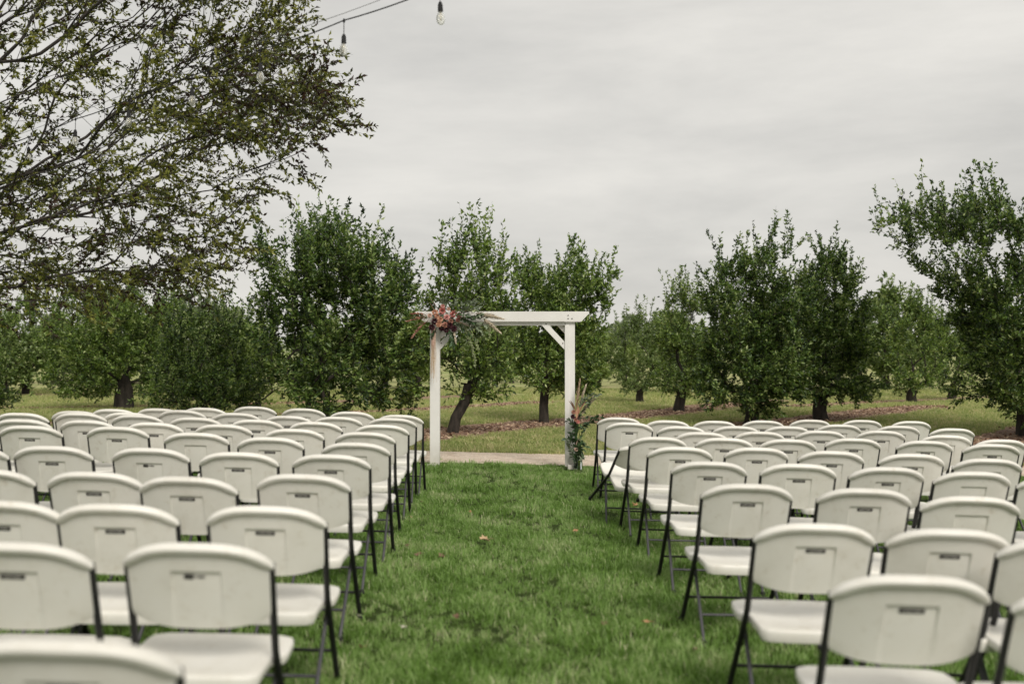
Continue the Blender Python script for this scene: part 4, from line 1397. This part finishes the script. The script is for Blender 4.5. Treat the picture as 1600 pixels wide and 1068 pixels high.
for (u, v, dx, dz, L, m_) in [(715, 492, 1, .35, .30, 'sage'), (720, 488, 1, .55, .25, 'sage'), (720, 498, 1, -.05, .30, 'green'), (724, 496, 1, .02, .30, 'sage'), (715, 505, 1, -.5, .4, 'sage'), (708, 484, .4, 1, .14, 'sage'), (697, 482, 0, 1, .12, 'sage'),
                              (705, 515, .3, -1, .22, 'green'), (720, 507, 1, -.9, .28, 'green'), (684, 514, -.6, -1, .12, 'green'), (730, 503, 1, -.2, .30, 'sage'), (670, 497, -1, .2, .16, 'green'), (728, 500, 1, -.35, .26, 'sage')]:
    put(spray(20, L, .07, .032), 'leaf_spray', FM[m_], fl, fp(u, v, -.05 - fr.uniform(0, .04)), dirrot(dx, -.2, dz))
# cream pampas over the beam and hanging amaranth
put(plume(.40, .06, 200, .10), 'pampas_plume', FM['cream'], fl, fp(737, 490, -.07), dirrot(1, 0, -.10))
put(plume(.32, .05, 160, .05), 'pampas_plume', FM['cream'], fl, fp(752, 496, -.08), dirrot(1, 0, -.75))
put(plume(.20, .022, 80, .05), 'pampas_plume', FM['cream'], fl, fp(709, 512, -.08), dirrot(.25, 0, -1))
for (u, v, L, du) in [(727, 512, .30, 22), (736, 535, .34, 8), (762, 505, .20, 4), (720, 505, .28, 16), (742, 506, .16, 14)]:
    mb = MB(); pts_ = [(0, 0, 0), (du * K * .4, 0, -L * .25), (du * K * .8, 0, -L * .6), (du * K, 0, -L)]
    mb.tube(pts_, [.004, .003, .003, .002], 4)
    for k in range(70):
        t = fr.uniform(0, 3); i = min(int(t), 2); p = Vector(pts_[i]).lerp(Vector(pts_[i + 1]), t - i) + Vector((fr.gauss(0, .011), fr.gauss(0, .011), fr.gauss(0, .01)))
        s_ = fr.uniform(.006, .012)
        mb.add([p + Vector((-s_, 0, 0)), p + Vector((0, -s_, 0)), p + Vector((s_, 0, 0)), p + Vector((0, 0, s_)), p + Vector((0, 0, -s_ * 1.3))], [(0, 1, 3), (1, 2, 3), (0, 4, 1), (1, 4, 2)])
    put(mb, 'hanging_amaranth', FM['fern'], fl, fp(u, v, -.07), (0, 0, 0))
# raffia tail down the post
for (u, v, dx, dz, L, W) in [(668, 497, -1, .1, .24, .05), (674, 503, -1, -.25, .22, .045), (716, 497, 1, .05, .26, .045), (712, 503, 1, -.25, .22, .04), (686, 484, -.6, 1, .18, .035), (722, 490, 1, .3, .2, .04)]:
    put(leafblade(L, W, .1, 6), 'dried_palm_spear', FM['blush'], fl, fp(u, v, -.12), dirrot(dx, -.25, dz))
for k in range(7):
    u_ = 712 + fr.uniform(0, 34)
    put(spray(16, fr.uniform(.16, .3), .06, .028), 'leaf_spray', FM[fr.choice(['sage', 'green', 'fern'])], fl, fp(u_, 488 + fr.uniform(0, 18), -.07 - fr.uniform(0, .05)), dirrot(fr.uniform(.2, 1), -.3, fr.uniform(-.7, .8)))
mb = MB()
for k in range(38):
    x0 = fr.gauss(0, .016); L = fr.uniform(.45, .74); sw = fr.gauss(0.0, .022)
    pts_ = [(x0, fr.uniform(-.01, .01), 0), (x0 * .8 + sw * .3, -.004, -L * .35), (x0 * .9 + sw * .6 + .006 * math.sin(k), 0, -L * .7), (x0 * .6 + sw, .0, -L)]
    mb.tube(pts_, [.0028, .0026, .002, .0012], 3, cap=False)
put(mb, 'raffia_tail', FM['straw'], fl, fp(679, 512, -.045), (0, 0, 0))
mb = MB()
for k in range(14):
    x0 = fr.gauss(0, .012); L = fr.uniform(.2, .34)
    mb.tube([(x0, 0, 0), (x0 * 1.4, -.004, -L * .5), (x0 * 1.2, 0, -L)], [.005, .0045, .002], 3, cap=False)
put(mb, 'ribbon_tail', FM['blush'], fl, fp(679, 511, -.062), (0, 0, 0))

# glass vase and its arrangement at the right foot
vb = on_ground(900, 733)
vase = MB()
vase.lathe([(.0, 0), (.055, 0), (.06, .006), (.06, .30), (.062, .305), (.057, .305), (.055, .012), (0, .012)], (0, 0, 0), 20)
M['glass'], n, b = mat('clear_glass')
b.inputs['Transmission Weight'].default_value = 1.0; b.inputs['Roughness'].default_value = .03; b.inputs['IOR'].default_value = 1.3
b.inputs['Base Color'].default_value = (.93, .96, .94, 1)
o = vase.build('glass_vase', M['glass'], None, smooth=True, angle=40)
o.location = (vb.x + .01, DA - .2, g(vb.x, DA - .2) + .012)
tag(o, 'clear glass cylinder vase standing in the grass at the right post', 'vase')
fl2 = empty('floral_arrangement', (o.location.x - .025, DA - .2, o.location.z + .03))
tag(fl2, 'tall upright arrangement of dark leaves, pampas and rust blooms by the right post', 'flowers')
mb = MB()
for k in range(16):
    a_ = fr.uniform(0, 6.283); r0 = fr.uniform(0, .035)
    mb.tube([(r0 * math.cos(a_), r0 * math.sin(a_), 0), (-r0 * .5 * math.cos(a_), 0, .35), (fr.gauss(0, .03) + .02, fr.gauss(0, .03), fr.uniform(.6, .85))], [.005, .004, .003], 4)
mb.build('stems', FM['green'], fl2)
def q2(u, v, dy=0.0): return ((u - 897) * K, dy, -(v - 731) * K)
for (u, v, dx, dz, L, m_, nn) in [(897, 722, .1, 1, .26, 'green', 14), (893, 715, -.2, 1, .22, 'sage', 10), (896, 700, .3, 1, .24, 'green', 12), (897, 690, -.9, .3, .14, 'green', 8), (900, 690, .8, -.3, .14, 'green', 8),
                                  (900, 672, 1, .5, .22, 'green', 14), (903, 665, 1, .35, .26, 'green', 12), (898, 668, -.5, .6, .15, 'green', 10), (900, 655, .6, .9, .26, 'green', 10), (897, 710, .2, -.1, .12, 'sage', 8), (900, 640, .7, 1, .25, 'sage', 12),
                                  (905, 636, .8, .5, .30, 'sage', 10), (897, 728, .15, 1, .18, 'sage', 12), (894, 700, -.15, 1, .2, 'green', 10), (897, 680, .1, 1, .25, 'wine', 10), (905, 655, 1, .15, .30, 'green', 9)]:
    put(spray(nn + 8, L, .075, .036), 'leaf_spray', FM[m_], fl2, q2(u, v, fr.uniform(-.05, .03)), dirrot(dx, -.15, dz))
for (u, v, dx, dz, L, W) in [(898, 688, -.8, .35, .13, .075), (900, 686, .9, -.5, .12, .07), (903, 700, .75, -.4, .11, .08), (904, 704, .4, -1, .13, .075), (901, 715, .6, -.8, .11, .06), (900, 672, .8, .3, .13, .07)]:
    put(leafblade(L, W, .2, 4), 'broad_leaf', FM['green'], fl2, q2(u, v, -.06), dirrot(dx, -.2, dz))
for (u, v, dx, dz, L, W, m_) in [(896, 645, -.35, 1, .17, .045, 'orange'), (901, 648, .45, 1, .20, .05, 'coral'), (893, 640, -.5, 1, .13, .03, 'rust'), (898, 655, .1, 1, .17, .05, 'orange'), (904, 645, .8, .8, .14, .03, 'blush'), (897, 697, .3, 1, .13, .035, 'blush'), (891, 702, -1, .7, .09, .03, 'blush')]:
    put(leafblade(L, W, .1, 4), 'dried_palm_spear', FM[m_], fl2, q2(u, v, -.05), dirrot(dx, -.2, dz))
for (u, v, R_, m_) in [(893, 645, .035, 'rust'), (892, 652, .035, 'wine'), (896, 657, .03, 'rust'), (900, 660, .03, 'coral'), (897, 702, .03, 'blush')]:
    put(rose(R_), 'flower', FM[m_], fl2, q2(u, v, -.08), Euler((rad(75), 0, fr.uniform(-.4, .4))))
for (u, v, dx, dz, L, m_) in [(898, 650, .05, 1, .42, 'straw'), (903, 655, .55, 1, .32, 'cream'), (905, 645, .9, .9, .24, 'cream'), (902, 640, .25, 1, .30, 'cream')]:
    put(plume(L, .028, 100, .06), 'pampas_plume', FM[m_], fl2, q2(u, v, 0), dirrot(dx, 0, dz))

# ------------------------------------------------------------------ string lights
bulbs = [(687, -20, 6.6), (537.5, 32, 7.0), (407, 78, 7.6), (300, 118, 8.2), (202, 155, 8.9), (118, 186, 9.4), (45, 214, 9.9)]
B0 = at(*bulbs[0][:2], bulbs[0][2])
sl = empty('string_lights', tuple(B0))
tag(sl, 'string of clear bulbs in black sockets on a cable across the upper left', 'string lights')
pts_w = [at(860, -82, 6.0)] + [at(*q) for q in bulbs] + [at(-60, 250, 11.3), at(-330, 330, 14)]
def smooth_path(pts_, k=6, sag=.012):
    out_ = []
    for a_, b_ in zip(pts_[:-1], pts_[1:]):
        for i in range(k):
            t = i / k; q = a_.lerp(b_, t); q.z -= sag * 4 * t * (1 - t); out_.append(q - B0)
    out_.append(pts_[-1] - B0)
    return out_
mb = MB(); mb.tube(smooth_path(pts_w), .0045, 6); mb.build('cable', M['wire'], sl, smooth=True)
up = []
for i, p in enumerate(pts_w):
    q = p.copy(); q.z += .05 + .012 * (i % 2); up.append(q)
mb = MB(); mb.tube(smooth_path(up, 6, .0), .0022, 5); mb.build('support_wire', M['wire_grey'], sl, smooth=True)
socket = MB()
socket.lathe([(.0, 0.012), (.006, .012), (.008, .0), (.010, -.004), (.006, -.018), (.0, -.02)], (0, 0, 0), 10)      # clip on the cable
socket.tube([(0, 0, -.01), (0, 0, -.112)], .0028, 6)
socket.lathe([(0, -.108), (.009, -.110), (.0125, -.120), (.0165, -.130), (.0175, -.168), (.019, -.178), (.0, -.178)], (0, 0, 0), 14)
sm_ = socket.mesh('socket', M['wire'], True, 40)
bl = MB()
bl.lathe([(.012, -.176), (.014, -.186), (.024, -.205), (.0295, -.225), (.0290, -.245), (.022, -.265), (.010, -.276), (0, -.279)], (0, 0, 0), 16)
M['bulb'], n, b = mat('clear_bulb_glass')
b.inputs['Transmission Weight'].default_value = .85; b.inputs['Roughness'].default_value = .08; b.inputs['IOR'].default_value = 1.12
b.inputs['Base Color'].default_value = (.93, .93, .88, 1)
bm_ = bl.mesh('bulb', M['bulb'], True)
fm_ = MB()
for k in range(4):
    a_ = k * 1.57
    fm_.tube([(.004 * math.cos(a_), .004 * math.sin(a_), -.18), (.009 * math.cos(a_), .009 * math.sin(a_), -.215), (.004 * math.cos(a_), .004 * math.sin(a_), -.25)], .0011, 4)
M['filament'] = simple('pale_filament', (.75, .62, .38), (.8, .7, .5), 20, .5, 0)
fmm = fm_.mesh('filament', M['filament'], True)
for i, q in enumerate(bulbs):
    s_ = link(bpy.data.objects.new('socket', sm_), sl)
    s_.location = at(*q) - B0
    s_.scale = (.98, .98, .92)
    s_.rotation_euler = (rc.uniform(-.03, .03), rc.uniform(-.04, .04), rc.uniform(0, 6))
    link(bpy.data.objects.new('bulb', bm_), s_)
    link(bpy.data.objects.new('filament', fmm), s_)

# ------------------------------------------------------------------ fallen leaves on the lawn
FL = {'tan': simple('tan_dry_leaf', (.36, .24, .13), (.52, .38, .22), 30, .7, .2), 'brown': simple('brown_dry_leaf', (.13, .080, .045), (.21, .13, .075), 30, .7, .2),
      'orange': simple('orange_dry_leaf', (.34, .18, .085), (.46, .27, .13), 30, .7, .2), 'pale': simple('pale_dry_leaf', (.5, .46, .38), (.62, .58, .48), 30, .7, .1)}
def dry_leaf(R, seed):
    r_ = random.Random(seed); mb = MB(); n_ = 14
    pts_ = []
    for k in range(n_):
        a_ = 6.283 * k / n_
        rr = R * (1.0 if k % 2 else .62) * r_.uniform(.8, 1.1)
        x_, y_ = rr * math.cos(a_), rr * .7 * math.sin(a_)
        pts_.append((x_, y_, .35 * abs(y_) + .25 * R * math.sin(a_ * 1.5 + seed) + r_.uniform(0, .15) * R))
    mb.add([(0, 0, 0)] + pts_, [(0, 1 + k, 1 + (k + 1) % n_) for k in range(n_)])
    mb.tube([(0, 0, .002), (-R * .9, 0, .01), (-R * 1.5, R * .1, .012)], [.0014, .0012, .001], 4)
    return mb
for k, (u, v, R_, m_, lb) in enumerate([
    (757, 852, .052, 'tan', 'largest tan dry leaf lying in the middle of the aisle'),
    (690, 880, .040, 'brown', 'reddish brown dry leaf, nearer one of two left of the big tan leaf'),
    (653, 876, .034, 'brown', 'brown curled leaf near the left chairs, beside the reddish one'),
    (899, 838, .036, 'orange', 'orange dry leaf right of the middle of the aisle'),
    (637, 861, .020, 'brown', 'tiny dark leaf just left of the two brown leaves'),
    (658, 791, .026, 'brown', 'dark leaf in the grass near the left chair legs'),
    (734, 807, .024, 'orange', 'small orange leaf above the big tan leaf in the aisle'),
    (712, 976, .028, 'brown', 'faint brown leaf in the near blurred part of the aisle'),
    (944, 988, .026, 'brown', 'dark brown leaf in the near right half of the aisle'),
    (1009, 985, .032, 'orange', 'rust coloured leaf near the right chairs in the foreground'),
    (1085, 1027, .028, 'brown', 'brown leaf in front of the nearest right chair legs'),
    (992, 795, .050, 'orange', 'curled orange leaf lying under the right aisle chairs'),
    (631, 993, .020, 'pale', 'pale round seed head in the grass at the lower left of the aisle'),
    (566, 1027, .034, 'tan', 'tan leaf low in the foreground by the left chair legs'),
    (561, 975, .016, 'pale', 'pale speck of a petal beside the near left chair foot'),
    (643, 816, .018, 'tan', 'small tan leaf by the left chairs above the brown ones')]):
    p = on_ground(u, v)
    o = dry_leaf(R_, k).build('fallen_leaf', FL[m_], None)
    o.location = (p.x, p.y, p.z + .045); o.rotation_euler = (rc.uniform(-.35, .15) , rc.uniform(-.3, .3), rc.uniform(0, 6.28))
    tag(o, lb, 'leaf', 'dry leaves fallen on the lawn')

S.cycles.use_denoising = True
S.cycles.max_bounces = 8
S.cycles.transparent_max_bounces = 8
tot = sum(len(m_.polygons) for m_ in bpy.data.meshes)
print('faces in meshes', tot, 'objects', len(bpy.data.objects))
